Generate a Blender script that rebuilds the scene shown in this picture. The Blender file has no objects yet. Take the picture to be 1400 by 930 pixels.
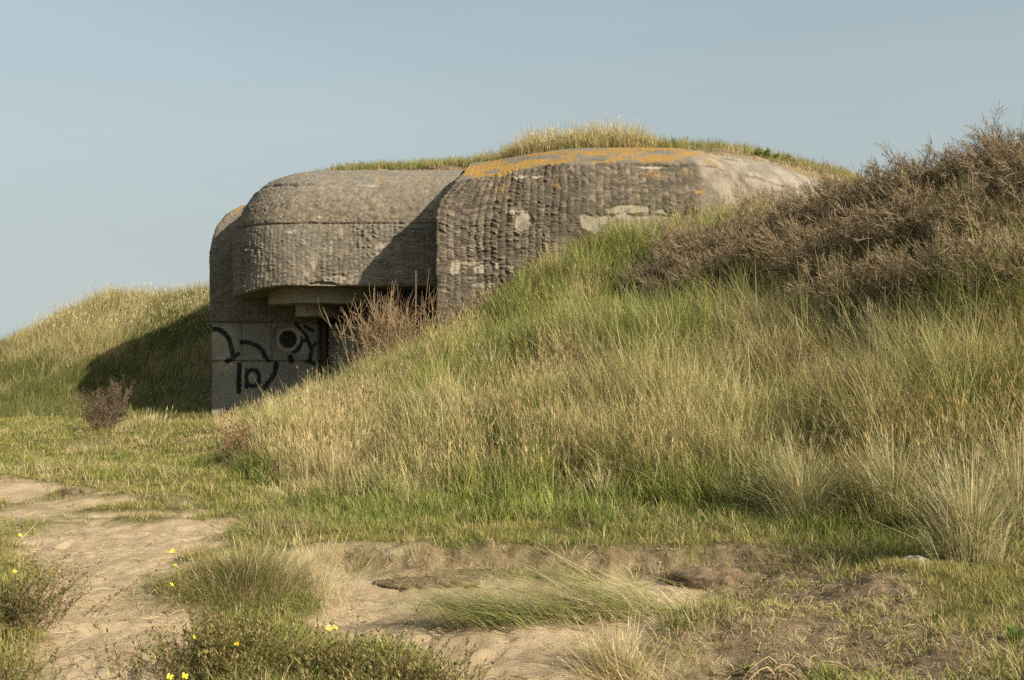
import bpy, math, random
import numpy as np
from mathutils import Vector

rng = np.random.default_rng(7)
random.seed(7)
C = bpy.context.scene.collection
F, CX, CY, EYE = 1556.0, 700.0, 465.0, 1.7      # survey constants: metres at a given distance


def wx(px, Y): return (px - CX) * Y / F
def wz(py, Y): return EYE + (CY - py) * Y / F
def flat(px, py):                                # a spot on level sand
    Y = EYE * F / (py - CY)
    return (wx(px, Y), Y)


# ------------------------------------------------------------------ noise
def _h(ix, iy, seed):
    n = (ix.astype(np.int64) * 374761393 + iy.astype(np.int64) * 668265263 + seed * 1442695041) & 0x7fffffff
    n = ((n ^ (n >> 13)) * 1274126177) & 0x7fffffff
    n = n ^ (n >> 16)
    return (n & 0xffff) / 65535.0


def vnoise(x, y, seed=0):
    x = np.asarray(x, float); y = np.asarray(y, float)
    ix = np.floor(x); iy = np.floor(y)
    fx = x - ix; fy = y - iy
    fx = fx * fx * (3 - 2 * fx); fy = fy * fy * (3 - 2 * fy)
    a = _h(ix, iy, seed); b = _h(ix + 1, iy, seed); c = _h(ix, iy + 1, seed); d = _h(ix + 1, iy + 1, seed)
    return (a + (b - a) * fx) * (1 - fy) + (c + (d - c) * fx) * fy


def fbm(x, y, seed=0, octs=4):
    s = 0; a = 0.5; t = 0
    x = np.asarray(x, float); y = np.asarray(y, float)
    for i in range(octs):
        s = s + a * vnoise(x, y, seed + i * 17); t += a
        x = x * 2.03 + 3.1; y = y * 2.03 + 7.7; a *= 0.5
    return s / t


def sstep(a, b, x):
    t = np.clip((np.asarray(x, float) - a) / (b - a), 0, 1)
    return t * t * (3 - 2 * t)


def lerp(a, b, t): return a + (b - a) * t


def poly_sd(X, Y, poly):
    """signed distance to a plan polygon, negative inside"""
    X = np.asarray(X, float); Y = np.asarray(Y, float)
    d = np.full(X.shape, 1e9); inside = np.zeros(X.shape, bool)
    n = len(poly)
    for i in range(n):
        x0, y0 = poly[i]; x1, y1 = poly[(i + 1) % n]
        ex, ey = x1 - x0, y1 - y0
        t = np.clip(((X - x0) * ex + (Y - y0) * ey) / (ex * ex + ey * ey + 1e-12), 0, 1)
        d = np.minimum(d, np.hypot(X - x0 - t * ex, Y - y0 - t * ey))
        c = ((y0 > Y) != (y1 > Y)) & (X < (x1 - x0) * (Y - y0) / (y1 - y0 + 1e-12) + x0)
        inside ^= c
    return np.where(inside, -d, d)


# ------------------------------------------------------------------ mesh helpers
def raw_mesh(name, V, T, col=None, extra=None, smooth=False, quads=False):
    me = bpy.data.meshes.new(name)
    V = np.ascontiguousarray(V, np.float32); T = np.ascontiguousarray(T, np.int32)
    k = T.shape[1]
    me.vertices.add(len(V)); me.vertices.foreach_set('co', V.ravel())
    me.loops.add(T.size); me.loops.foreach_set('vertex_index', T.ravel())
    me.polygons.add(len(T))
    me.polygons.foreach_set('loop_start', np.arange(0, T.size, k, dtype=np.int32))
    me.polygons.foreach_set('use_smooth', np.full(len(T), smooth))
    me.update(calc_edges=True)
    if col is not None:
        a = me.attributes.new('col', 'FLOAT_COLOR', 'POINT')
        c4 = np.ones((len(V), 4), np.float32); c4[:, :3] = col
        a.data.foreach_set('color', c4.ravel())
    for k_, v_ in (extra or {}).items():
        a = me.attributes.new(k_, 'FLOAT', 'POINT')
        a.data.foreach_set('value', np.ascontiguousarray(v_, np.float32).ravel())
    return me


def link(name, me, mat=None, parent=None, loc=None):
    o = bpy.data.objects.new(name, me)
    if mat is not None:
        me.materials.clear(); me.materials.append(mat)
    C.objects.link(o)
    if parent is not None: o.parent = parent
    if loc is not None: o.location = loc
    return o


def tag(o, label=None, cat=None, group=None, kind=None):
    if label: o['label'] = label
    if cat: o['category'] = cat
    if group: o['group'] = group
    if kind: o['kind'] = kind
    return o


def empty(name, loc, label, cat, group=None, rz=0.0):
    o = bpy.data.objects.new(name, None); C.objects.link(o)
    o.empty_display_size = 0.2
    o.location = loc; o.rotation_euler = (0, 0, rz)
    return tag(o, label, cat, group)


def grid_tris(nu, nv, flip=False):
    i = np.arange(nu - 1)[:, None] * nv + np.arange(nv - 1)[None, :]
    q = np.stack([i, i + nv, i + nv + 1, i + 1], -1).reshape(-1, 4)
    return q[:, ::-1] if flip else q


class Soup:
    """collects blades and twigs for one mesh"""
    def __init__(s): s.V = []; s.T = []; s.Cc = []; s.n = 0
    def add(s, V, T, col):
        s.V.append(V); s.T.append(T + s.n); s.Cc.append(col); s.n += len(V)
    def mesh(s, name):
        return raw_mesh(name, np.concatenate(s.V), np.concatenate(s.T), np.concatenate(s.Cc))


BT = np.array([[0, 1, 3], [0, 3, 2], [2, 3, 5], [2, 5, 4], [4, 5, 6]])


def blades(soup, P, h, w, az, lean, c0, c1, droop=0.0, face=None):
    """tapered, bent blades. P (n,3), all the rest scalars or (n,)"""
    n = len(P)
    h = np.broadcast_to(h, n); w = np.broadcast_to(w, n); lean = np.broadcast_to(lean, n); droop = np.broadcast_to(droop, n)
    dx, dy = np.cos(az), np.sin(az)
    fa = az + np.pi / 2 + rng.normal(0, 0.7, n) if face is None else face
    ux, uy = np.cos(fa), np.sin(fa)
    V = np.zeros((n, 7, 3), np.float32); col = np.zeros((n, 7, 3), np.float32)
    c0 = np.broadcast_to(c0, (n, 3)); c1 = np.broadcast_to(c1, (n, 3))
    tip = None
    for k, (t, wf) in enumerate(((0, .8), (.38, 1.0), (.74, .62), (1.0, 0))):
        r = h * lean * (0.35 * t + 0.65 * t ** 2.2)
        z = h * (t * np.sqrt(np.maximum(1 - 0.55 * np.clip(lean, 0, 1.2) ** 2, .1)) - droop * t ** 3)
        px = P[:, 0] + dx * r; py = P[:, 1] + dy * r; pz = P[:, 2] + z
        cc = c0 + (c1 - c0) * (t ** 1.3)
        if k < 3:
            for sgn, j in ((-.5, 2 * k), (.5, 2 * k + 1)):
                V[:, j, 0] = px + ux * w * wf * sgn; V[:, j, 1] = py + uy * w * wf * sgn; V[:, j, 2] = pz
                col[:, j] = cc
        else:
            V[:, 6, 0] = px; V[:, 6, 1] = py; V[:, 6, 2] = pz; col[:, 6] = cc
            tip = np.stack([px, py, pz], 1)
    T = (np.arange(n)[:, None, None] * 7 + BT[None]).reshape(-1, 3)
    soup.add(V.reshape(-1, 3), T, col.reshape(-1, 3))
    return tip


def heads(soup, tips, L, w, az, lean, c):
    """seed plumes hanging at blade tips: slim diamonds, two crossing"""
    n = len(tips)
    L = np.broadcast_to(L, n); w = np.broadcast_to(w, n); c = np.broadcast_to(c, (n, 3))
    d = np.stack([np.cos(az) * lean, np.sin(az) * lean, np.full(n, 1.0) * np.sqrt(np.maximum(1 - lean ** 2, .05))], 1)
    for q in range(2):
        a2 = az + np.pi / 2 + q * 1.4
        u = np.stack([np.cos(a2), np.sin(a2), np.zeros(n)], 1)
        V = np.zeros((n, 4, 3))
        V[:, 0] = tips - d * L[:, None] * .5
        V[:, 1] = tips - d * L[:, None] * .1 + u * w[:, None] * .5
        V[:, 2] = tips + d * L[:, None] * .5
        V[:, 3] = tips - d * L[:, None] * .1 - u * w[:, None] * .5
        T = (np.arange(n)[:, None, None] * 4 + np.array([[0, 1, 2], [0, 2, 3]])[None]).reshape(-1, 3)
        soup.add(V.reshape(-1, 3), T, np.repeat(c, 4, 0))


def twigs(soup, A, B, r0, r1, c0, c1):
    """three-sided tapering sticks from A to B"""
    n = len(A)
    r0 = np.broadcast_to(r0, n); r1 = np.broadcast_to(r1, n); c0 = np.broadcast_to(c0, (n, 3)); c1 = np.broadcast_to(c1, (n, 3))
    d = B - A; d = d / (np.linalg.norm(d, axis=1, keepdims=True) + 1e-9)
    ref = np.where(np.abs(d[:, 2:3]) < .9, np.array([[0, 0, 1.0]]), np.array([[1.0, 0, 0]]))
    u = np.cross(d, ref); u /= np.linalg.norm(u, axis=1, keepdims=True) + 1e-9
    v = np.cross(d, u)
    V = np.zeros((n, 6, 3)); col = np.zeros((n, 6, 3))
    for k in range(3):
        a = k * 2.0944
        e = u * math.cos(a) + v * math.sin(a)
        V[:, k] = A + e * r0[:, None]; V[:, 3 + k] = B + e * r1[:, None]
        col[:, k] = c0; col[:, 3 + k] = c1
    t = np.array([[0, 1, 4], [0, 4, 3], [1, 2, 5], [1, 5, 4], [2, 0, 3], [2, 3, 5]])
    soup.add(V.reshape(-1, 3), (np.arange(n)[:, None, None] * 6 + t[None]).reshape(-1, 3), col.reshape(-1, 3))


# ------------------------------------------------------------------ materials
def nt(name):
    m = bpy.data.materials.new(name); m.use_nodes = True
    t = m.node_tree; t.nodes.clear()
    out = t.nodes.new('ShaderNodeOutputMaterial')
    return m, t, out


def N(t, kind, **kw):
    n = t.nodes.new(kind)
    for k, v in kw.items():
        if k.startswith('i_'):
            key = k[2:]
            n.inputs[int(key) if key.isdigit() else key].default_value = v
        else: setattr(n, k, v)
    return n


def mixc(t, fac, a, b, blend='MIX'):
    n = t.nodes.new('ShaderNodeMix'); n.data_type = 'RGBA'; n.blend_type = blend
    for sock, v in ((n.inputs[0], fac), (n.inputs[6], a), (n.inputs[7], b)):
        if hasattr(v, 'is_linked') or isinstance(v, bpy.types.NodeSocket): t.links.new(v, sock)
        else: sock.default_value = v if not isinstance(v, tuple) or len(v) != 3 else (*v, 1)
    return n.outputs[2]


def ramp(t, src, stops):
    r = t.nodes.new('ShaderNodeValToRGB')
    t.links.new(src, r.inputs[0])
    el = r.color_ramp.elements
    while len(el) < len(stops): el.new(0.5)
    for e, (p, c) in zip(el, stops):
        e.position = p; e.color = (*c, 1) if len(c) == 3 else c
    return r.outputs[0]


def blade_material(name, transl=0.35, rough=0.55, spec=0.25, gain=1.0):
    m, t, out = nt(name)
    at = N(t, 'ShaderNodeAttribute', attribute_name='col')
    src = at.outputs['Color']
    tc = N(t, 'ShaderNodeNewGeometry')
    no = N(t, 'ShaderNodeTexNoise'); no.inputs['Scale'].default_value = 9
    t.links.new(tc.outputs['Position'], no.inputs['Vector'])
    f = ramp(t, no.outputs[0], [(0.25, (.82 * gain,) * 3), (0.75, (1.18 * gain,) * 3)])
    c = mixc(t, 1.0, src, f, 'MULTIPLY')
    p = N(t, 'ShaderNodeBsdfPrincipled'); p.inputs['Roughness'].default_value = rough
    p.inputs['Specular IOR Level'].default_value = spec
    t.links.new(c, p.inputs['Base Color'])
    tr = N(t, 'ShaderNodeBsdfTranslucent'); t.links.new(c, tr.inputs[0])
    mx = N(t, 'ShaderNodeMixShader'); mx.inputs[0].default_value = transl
    t.links.new(p.outputs[0], mx.inputs[1]); t.links.new(tr.outputs[0], mx.inputs[2])
    t.links.new(mx.outputs[0], out.inputs[0])
    return m


M_GRASS = blade_material('grass_blades')
M_TWIG = blade_material('dry_twigs', transl=0.05, rough=0.8, spec=0.15)
M_LEAF = blade_material('herb_leaves', transl=0.3)


def petal_material():
    m, t, out = nt('yellow_petals')
    tc = N(t, 'ShaderNodeTexCoord'); no = N(t, 'ShaderNodeTexNoise'); no.inputs['Scale'].default_value = 60
    t.links.new(tc.outputs['Object'], no.inputs['Vector'])
    c = ramp(t, no.outputs[0], [(0.3, (.72, .52, .01)), (0.7, (.85, .68, .03))])
    p = N(t, 'ShaderNodeBsdfPrincipled'); p.inputs['Roughness'].default_value = .5
    t.links.new(c, p.inputs['Base Color']); t.links.new(p.outputs[0], out.inputs[0])
    return m


M_PETAL = petal_material()

# ------------------------------------------------------------------ terrain
CP = []                                          # control points x, y, z
def cp(px, py, Y, dz=0.0): CP.append((wx(px, Y), Y, wz(py, Y) + dz))
def cw(x, y, z): CP.append((x, y, z))

for X in (-14, -9, -6, -3, 0, 3, 6, 9):
    cw(X, -3, 0); cw(X, 3, 0)
for X in (-9, -6, -3, 0): cw(X, 6.5, 0)
cw(3, 6.5, 0.03); cw(5.5, 6.0, 0.12); cw(9, 5, .3)
for X in (-14, -9, -6): cw(X, 10, 0)
for X in (-14, -9, -6): cw(X, 15, 0)
for X in (-16, -12, -9): cw(X, 20, -0.02)
cw(-12, 23.5, -0.02); cw(-8.6, 24, -0.1)
cw(-3.2, 10.5, 0); cw(-4.2, 13.5, .02); cw(-4.4, 15, .0)
# toe of the right-hand dune
cp(430, 735, 9.8); cp(560, 728, 10.1); cp(700, 735, 9.8); cp(900, 738, 9.7); cp(1200, 762, 8.9); cp(1400, 800, 7.9)
# its slope
cp(400, 640, 14.2, -.1); cp(560, 640, 13.2, -.2); cp(330, 600, 18, -.25)
cp(560, 560, 16, -.35); cp(700, 560, 13.6, -.4); cp(850, 560, 13.0, -.4); cp(1000, 560, 12.4, -.45); cp(1200, 560, 11.3, -.5); cp(1400, 560, 10.2, -.5)
cp(700, 470, 17, -.4); cp(850, 460, 16, -.4); cp(1000, 460, 14.8, -.5); cp(1200, 460, 13.2, -.55); cp(1400, 440, 11.8, -.6)
# where it leans on the bunker
cp(285, 575, 21, -.25); cp(330, 560, 20.5, -.5); cp(390, 526, 20.3, -.62); cp(480, 492, 20.6, -.72); cp(600, 440, 21.5, -.7); cp(720, 372, 22, -.45); cp(850, 322, 22.3, -.45)
cw(-7.4, 26.9, -.25); cw(-6.2, 26.9, -.2); cw(-5.2, 26.5, -.05); cw(-3, 26.5, .6); cw(-7.4, 24.5, -.15); cw(-9, 27.2, -.1); cw(-5.8, 24, .05); cw(-4, 24, .55)
# under the thicket
cp(930, 410, 19.5, -.3); cp(1050, 410, 17, -.4); cp(1200, 400, 15, -.4); cp(1400, 350, 13.4, -.4)
cw(3.8, 22.5, 3.75); cw(5.5, 21.5, 3.65); cw(6.3, 18.5, 3.55); cw(7.2, 16, 3.6); cw(8.5, 24, 3.9); cw(10, 16, 3.8); cw(12, 20, 4.0); cw(10, 11, 2.6); cw(8, 8, .9); cw(14, 12, 3.2)
cw(11, 30, 4.0); cw(16, 28, 3.5); cw(0, 32, 3.0); cw(6, 36, 3.4); cw(-4, 34, 2.9)
# left-hand dune
for px, py, Y in ((-150, 520, 36), (0, 466, 37), (60, 442, 37), (150, 407, 37), (205, 414, 38), (285, 398, 39)): cp(px, py, Y, -.42)
cp(0, 520, 31, -.3); cp(90, 500, 31.5, -.3); cp(170, 470, 32.5, -.3); cp(250, 460, 34, -.3); cp(285, 470, 33, -.3)
cp(0, 565, 26.5, -.15); cp(100, 560, 27, -.15); cp(200, 562, 27.5, -.12); cp(-150, 560, 26, -.2); cw(-7.9, 30.5, .35)
for X in (-40, -20, 0, 20, 40): cw(X, 60, 0.3)
for X in (-60, -30): cw(X, 40, 0)
cw(-30, 20, 0); cw(-30, 5, 0); cw(25, 5, 2); cw(30, 20, 3); cw(45, 35, 2)
CP = np.array(CP)


def tps_fit(P):
    n = len(P)
    r2 = (P[:, None, 0] - P[None, :, 0]) ** 2 + (P[:, None, 1] - P[None, :, 1]) ** 2
    K = r2 * np.log(r2 + 1e-9) * .5 + np.eye(n) * .25
    Q = np.c_[np.ones(n), P[:, :2]]
    A = np.zeros((n + 3, n + 3)); A[:n, :n] = K; A[:n, n:] = Q; A[n:, :n] = Q.T
    return np.linalg.solve(A, np.r_[P[:, 2], 0, 0, 0])


TW = tps_fit(CP)


def base_z(X, Y):
    X = np.asarray(X, float).ravel(); Y = np.asarray(Y, float).ravel()
    out = np.empty(len(X))
    n = len(CP)
    for i in range(0, len(X), 40000):
        x = X[i:i + 40000]; y = Y[i:i + 40000]
        xc = np.clip(x, -60, 50); yc = np.clip(y, -3, 60)
        r2 = (xc[:, None] - CP[None, :, 0]) ** 2 + (yc[:, None] - CP[None, :, 1]) ** 2
        z = (r2 * np.log(r2 + 1e-9) * .5) @ TW[:n] + TW[n] + TW[n + 1] * xc + TW[n + 2] * yc
        far = sstep(45, 75, np.maximum(np.abs(x) * .9, y))
        out[i:i + 40000] = z * (1 - far) - 1.0 * far
    return out


PW = lambda pts: [flat(*p) for p in pts]
PATH = PW([(-160, 1100), (30, 930), (62, 860), (82, 800), (50, 745), (0, 715), (-120, 700), (-160, 665), (0, 662), (60, 658), (150, 672), (215, 672), (270, 692), (330, 700), (285, 735), (250, 762), (235, 800), (248, 850), (215, 930), (190, 1100)])
PIT = PW([(395, 770), (470, 752), (540, 752), (640, 768), (760, 762), (900, 765), (985, 800), (900, 835), (850, 870), (905, 930), (900, 1100), (640, 1100), (610, 900), (545, 870), (450, 850), (420, 815)])
SOIL = PW([(900, 760), (1000, 750), (1140, 770), (1230, 800), (1300, 850), (1420, 880), (1420, 1100), (900, 1100), (905, 930), (850, 870), (900, 835), (985, 800)])
SCARP = np.array([flat(*p) for p in ((400, 762), (470, 748), (540, 752), (600, 752), (700, 752), (800, 753), (900, 755), (960, 752), (1060, 760))])


def ground_masks(X, Y):
    wob = (fbm(X * 1.7, Y * 1.7, 3) - .5) * 1.1 + (fbm(X * 7, Y * 7, 4, 3) - .5) * .35
    far = sstep(9, 16, Y)
    sp = poly_sd(X, Y, PATH) + wob * (0.55 + .9 * far)
    pp = poly_sd(X, Y, PIT) + wob * .55
    so = poly_sd(X, Y, SOIL) + wob * .7
    path = 1 - sstep(-.08, .26, sp)
    path = path * (1 - .92 * sstep(9.3, 11.2, Y) * sstep(.46, .6, fbm(X * 1.1 + 2, Y * 1.6, 34, 4)))
    pit = 1 - sstep(-.03, .24, pp)
    soil = 1 - sstep(-.3, .2, so)
    lawn_sand = sstep(.60, .70, fbm(X * .55 + 9, Y * .4, 21, 4)) * (1 - sstep(17, 23, Y)) * sstep(9.6, 11, Y) * (1 - sstep(-4.2, -2.8, X))
    ye = np.interp(X, SCARP[:, 0], SCARP[:, 1]) + (fbm(X * 3, X * 0 + .5, 31, 3) - .5) * .35
    fade = sstep(-2.4, -1.2, X) * (1 - sstep(1.7, 2.6, X))
    edge = np.exp(-((Y - ye + .08) / .2) ** 2) * fade * sstep(.25, .5, fbm(X * 2.2, Y * 5, 33, 3))
    pit = pit * (1 - .9 * edge)
    soil = np.maximum(soil, edge)
    return np.maximum(np.maximum(path, pit), .8 * lawn_sand), soil * (1 - np.maximum(path, pit))


def ground_z(X, Y, fine=True):
    shp = np.shape(X)
    X = np.asarray(X, float).ravel(); Y = np.asarray(Y, float).ravel()
    z = base_z(X, Y)
    # hollows, hummocks and the broken turf edge
    ye = np.interp(X, SCARP[:, 0], SCARP[:, 1]) + (fbm(X * 3, X * 0 + .5, 31, 3) - .5) * .35
    fade = sstep(-2.4, -1.2, X) * (1 - sstep(1.7, 2.6, X))
    z -= .13 * fade * (1 - sstep(-.09, .09, Y - ye)) * sstep(5.2, 7.0, Y) ** .5
    z += .05 * fade * np.exp(-((Y - ye - .15) / .22) ** 2)
    def bump(px, py, h, rx, ry):
        c = flat(px, py)
        return h * np.exp(-((X - c[0]) / rx) ** 2 - ((Y - c[1]) / ry) ** 2)
    z += bump(330, 800, .2, .5, .7) + bump(390, 900, .12, .7, .5) + bump(700, 830, .1, .7, .45) + bump(1000, 835, .16, .75, .55) + bump(20, 830, .12, .5, .8)
    z -= bump(1060, 900, .12, .45, .35) + bump(905, 900, .2, .3, .35) + bump(985, 868, .1, .2, .2)
    z += bump(1260, 800, .14, .6, .5)
    if fine:
        near = 1 - sstep(14, 30, Y)
        z += (fbm(X * .9, Y * .9, 11, 3) - .5) * .22 * sstep(9, 13, Y)
        z += (fbm(X * 2.6, Y * 2.6, 12, 4) - .5) * .085 * near
        z += (fbm(X * 9, Y * 9, 13, 3) - .5) * .034 * near
        z += (fbm(X * .4, Y * .4, 18, 3) - .5) * .7 * sstep(26, 31, Y) * (1 - sstep(-8, -6.5, X))
        sand, soil = ground_masks(X, Y)
        z += (fbm(X * 16, Y * 16, 15, 3) - .5) * .05 * soil
        # trodden dents
        z -= .018 * sstep(.5, .68, fbm(X * 3.1, Y * 2.6, 16, 3)) * sand * near
        z += (fbm(X * 24, Y * 24, 17, 2) - .5) * .02 * near
        fr = np.random.default_rng(5)
        for k in range(90):
            fx, fy = flat(fr.uniform(40, 260), fr.uniform(690, 930)) if k < 45 else flat(fr.uniform(430, 900), fr.uniform(775, 930))
            an = fr.normal(1.35, .5); ca, sa_ = math.cos(an), math.sin(an)
            m = (np.abs(X - fx) < .3) & (np.abs(Y - fy) < .3)
            if not m.any(): continue
            dx_, dy_ = X[m] - fx, Y[m] - fy
            q1 = (dx_ * ca + dy_ * sa_) / .13; q2 = (-dx_ * sa_ + dy_ * ca) / .05
            rr_ = q1 ** 2 + q2 ** 2
            z[m] += sand[m] * (-.022 * np.exp(-rr_ ** 1.5) + .008 * np.exp(-((np.sqrt(rr_) - 1.35) / .3) ** 2))
        z -= .035 * sand * near
    return z.reshape(shp)


def spaced(parts):
    out = []
    for a, b, s0, s1 in parts:
        x = a; 
        while x < b - 1e-6:
            out.append(x); f = (x - a) / (b - a); x += s0 * (s1 / s0) ** f
    out.append(parts[-1][1])
    return np.array(out)


gx = spaced([(-4000, -200, 1400, 40), (-200, -14, 40, .5), (-14, -4.2, .3, .06), (-4.2, 4.2, .035, .035), (4.2, 14, .06, .3), (14, 200, .5, 40), (200, 4000, 40, 1400)])
gy = spaced([(-30, 3.5, 8, .15), (3.5, 5, .1, .035), (5, 10.5, .03, .035), (10.5, 30, .06, .2), (30, 60, .25, 1.2), (60, 400, 1.5, 60), (400, 6000, 80, 2000)])
GX, GY = np.meshgrid(gx, gy, indexing='ij')
GZ = ground_z(GX, GY)
ms, msoil = ground_masks(GX.ravel(), GY.ravel())
turf_far = sstep(10, 20, GY.ravel())


def ground_material():
    m, t, out = nt('dune_ground')
    geo = N(t, 'ShaderNodeNewGeometry')
    def noise(scale, det=6, rough=.6):
        n = N(t, 'ShaderNodeTexNoise'); n.inputs['Scale'].default_value = scale; n.inputs['Detail'].default_value = det; n.inputs['Roughness'].default_value = rough
        t.links.new(geo.outputs['Position'], n.inputs['Vector']); return n.outputs[0]
    n1, n2, n3 = noise(1.3), noise(9), noise(90, 4, .7)
    sand = ramp(t, n1, [(.3, (.34, .25, .152)), (.7, (.46, .35, .228))])
    sand = mixc(t, .6, sand, ramp(t, n2, [(.3, (.82, .8, .76)), (.7, (1.12, 1.12, 1.12))]), 'MULTIPLY')
    sand = mixc(t, .5, sand, ramp(t, n3, [(.3, (.8, .78, .74)), (.7, (1.15, 1.15, 1.15))]), 'MULTIPLY')
    # scattered bits: shell grit and dark crumbs
    vo = N(t, 'ShaderNodeTexVoronoi'); vo.inputs['Scale'].default_value = 38; t.links.new(geo.outputs['Position'], vo.inputs['Vector'])
    spot = ramp(t, vo.outputs['Distance'], [(.05, (1, 1, 1)), (.12, (0, 0, 0))])
    pick = ramp(t, vo.outputs['Color'], [(.86, (0, 0, 0)), (.9, (1, 1, 1))])
    pick2 = ramp(t, vo.outputs['Color'], [(.10, (1, 1, 1)), (.16, (0, 0, 0))])
    sand = mixc(t, mixc(t, 1.0, spot, pick, 'MULTIPLY'), sand, (.6, .55, .46))
    sand = mixc(t, mixc(t, 1.0, spot, pick2, 'MULTIPLY'), sand, (.10, .07, .045))
    soil = ramp(t, n2, [(.28, (.085, .057, .034)), (.5, (.20, .142, .086)), (.72, (.32, .24, .15))])
    soil = mixc(t, .6, soil, ramp(t, n3, [(.3, (.6, .6, .6)), (.7, (1.2, 1.2, 1.2))]), 'MULTIPLY')
    turf = ramp(t, n2, [(.25, (.07, .055, .025)), (.5, (.095, .092, .026)), (.75, (.15, .125, .05))])
    turf = mixc(t, .5, turf, ramp(t, n3, [(.3, (.6, .6, .6)), (.7, (1.25, 1.25, 1.2))]), 'MULTIPLY')
    a1 = N(t, 'ShaderNodeAttribute', attribute_name='sand'); a2 = N(t, 'ShaderNodeAttribute', attribute_name='soil')
    c = mixc(t, a2.outputs['Fac'], turf, soil)
    c = mixc(t, a1.outputs['Fac'], c, sand)
    p = N(t, 'ShaderNodeBsdfPrincipled'); p.inputs['Roughness'].default_value = .95; p.inputs['Specular IOR Level'].default_value = .1
    t.links.new(c, p.inputs['Base Color'])
    b = N(t, 'ShaderNodeBump'); b.inputs['Strength'].default_value = .9; b.inputs['Distance'].default_value = .035
    mh = N(t, 'ShaderNodeMath', operation='ADD'); t.links.new(n2, mh.inputs[0])
    mh2 = N(t, 'ShaderNodeMath', operation='MULTIPLY'); mh2.inputs[1].default_value = .45; t.links.new(n3, mh2.inputs[0]); t.links.new(mh2.outputs[0], mh.inputs[1])
    t.links.new(mh.outputs[0], b.inputs['Height']); t.links.new(b.outputs[0], p.inputs['Normal'])
    t.links.new(p.outputs[0], out.inputs[0])
    return m


me = raw_mesh('ground', np.stack([GX.ravel(), GY.ravel(), GZ.ravel()], 1), grid_tris(len(gx), len(gy)), None, {'sand': ms, 'soil': msoil}, smooth=True)
ground = tag(link('ground', me, ground_material()), 'sandy dune ground with worn path, hollows and grassy slopes', 'ground', kind='structure')

# ------------------------------------------------------------------ bunker
def concrete_material():
    m, t, out = nt('weathered_concrete')
    geo = N(t, 'ShaderNodeNewGeometry')
    def noise(scale, det=6, rough=.6, vec=None):
        n = N(t, 'ShaderNodeTexNoise'); n.inputs['Scale'].default_value = scale; n.inputs['Detail'].default_value = det; n.inputs['Roughness'].default_value = rough
        t.links.new(vec or geo.outputs['Position'], n.inputs['Vector']); return n.outputs[0]
    st = N(t, 'ShaderNodeMapping'); st.inputs['Scale'].default_value = (3.2, 3.2, .35); t.links.new(geo.outputs['Position'], st.inputs['Vector'])
    def attr(n): return N(t, 'ShaderNodeAttribute', attribute_name=n).outputs['Fac']
    n1 = noise(.9); n2 = noise(7); n3 = noise(45, 5, .7); ns = noise(1.6, 6, .6, st.outputs[0])
    c = ramp(t, n2, [(.25, (.095, .076, .055)), (.5, (.138, .112, .082)), (.75, (.20, .165, .122))])
    c = mixc(t, .55, c, ramp(t, ns, [(.3, (.72, .70, .68)), (.7, (1.18, 1.17, 1.14))]), 'MULTIPLY')
    c = mixc(t, .55, c, ramp(t, n3, [(.28, (.62, .62, .62)), (.72, (1.3, 1.3, 1.28))]), 'MULTIPLY')
    c = mixc(t, .8, c, ramp(t, attr('tone'), [(.05, (.55, .54, .53)), (.5, (1, 1, 1)), (.95, (1.5, 1.48, 1.44))]), 'MULTIPLY')
    grey = ramp(t, n3, [(.3, (.14, .125, .105)), (.7, (.27, .245, .205))])
    c = mixc(t, attr('grey'), c, grey)
    pale = ramp(t, n3, [(.25, (.27, .22, .16)), (.75, (.42, .36, .275))])
    c = mixc(t, attr('pale'), c, pale)
    lich = ramp(t, n3, [(.3, (.20, .115, .03)), (.5, (.30, .165, .035)), (.75, (.40, .235, .06))])
    ln_ = N(t, 'ShaderNodeMath', operation='MULTIPLY_ADD'); ln_.inputs[1].default_value = 1.7; ln_.inputs[2].default_value = -.85; t.links.new(n3, ln_.inputs[0])
    l2 = N(t, 'ShaderNodeMath', operation='MULTIPLY_ADD'); l2.inputs[1].default_value = 1.6; l2.inputs[2].default_value = -.8; t.links.new(noise(10, 8, .7), l2.inputs[0])
    l3 = N(t, 'ShaderNodeMath', operation='ADD'); t.links.new(ln_.outputs[0], l3.inputs[0]); t.links.new(l2.outputs[0], l3.inputs[1])
    l4 = N(t, 'ShaderNodeMath', operation='ADD'); t.links.new(attr('lichen'), l4.inputs[0]); t.links.new(l3.outputs[0], l4.inputs[1])
    l5 = N(t, 'ShaderNodeMath', operation='MULTIPLY'); t.links.new(ramp(t, l4.outputs[0], [(.4, (0, 0, 0)), (.7, (.9, .9, .9))]), l5.inputs[0]); t.links.new(ramp(t, attr('lichen'), [(.02, (0, 0, 0)), (.2, (1, 1, 1))]), l5.inputs[1])
    c = mixc(t, l5.outputs[0], c, lich)
    c = mixc(t, attr('paint'), c, (.012, .012, .013))
    p = N(t, 'ShaderNodeBsdfPrincipled'); p.inputs['Roughness'].default_value = .92; p.inputs['Specular IOR Level'].default_value = .15
    t.links.new(c, p.inputs['Base Color'])
    b = N(t, 'ShaderNodeBump'); b.inputs['Strength'].default_value = .8; b.inputs['Distance'].default_value = .02
    t.links.new(n3, b.inputs['Height']); t.links.new(b.outputs[0], p.inputs['Normal'])
    t.links.new(p.outputs[0], out.inputs[0])
    return m


M_CONC = concrete_material()


def resample(pts, step):
    pts = np.array(pts, float)
    d = np.r_[0, np.cumsum(np.linalg.norm(np.diff(pts, axis=0), axis=1))]
    n = max(2, int(round(d[-1] / step)) + 1)
    s = np.linspace(0, d[-1], n)
    return s, np.stack([np.interp(s, d, pts[:, k]) for k in range(pts.shape[1])], 1)


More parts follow.
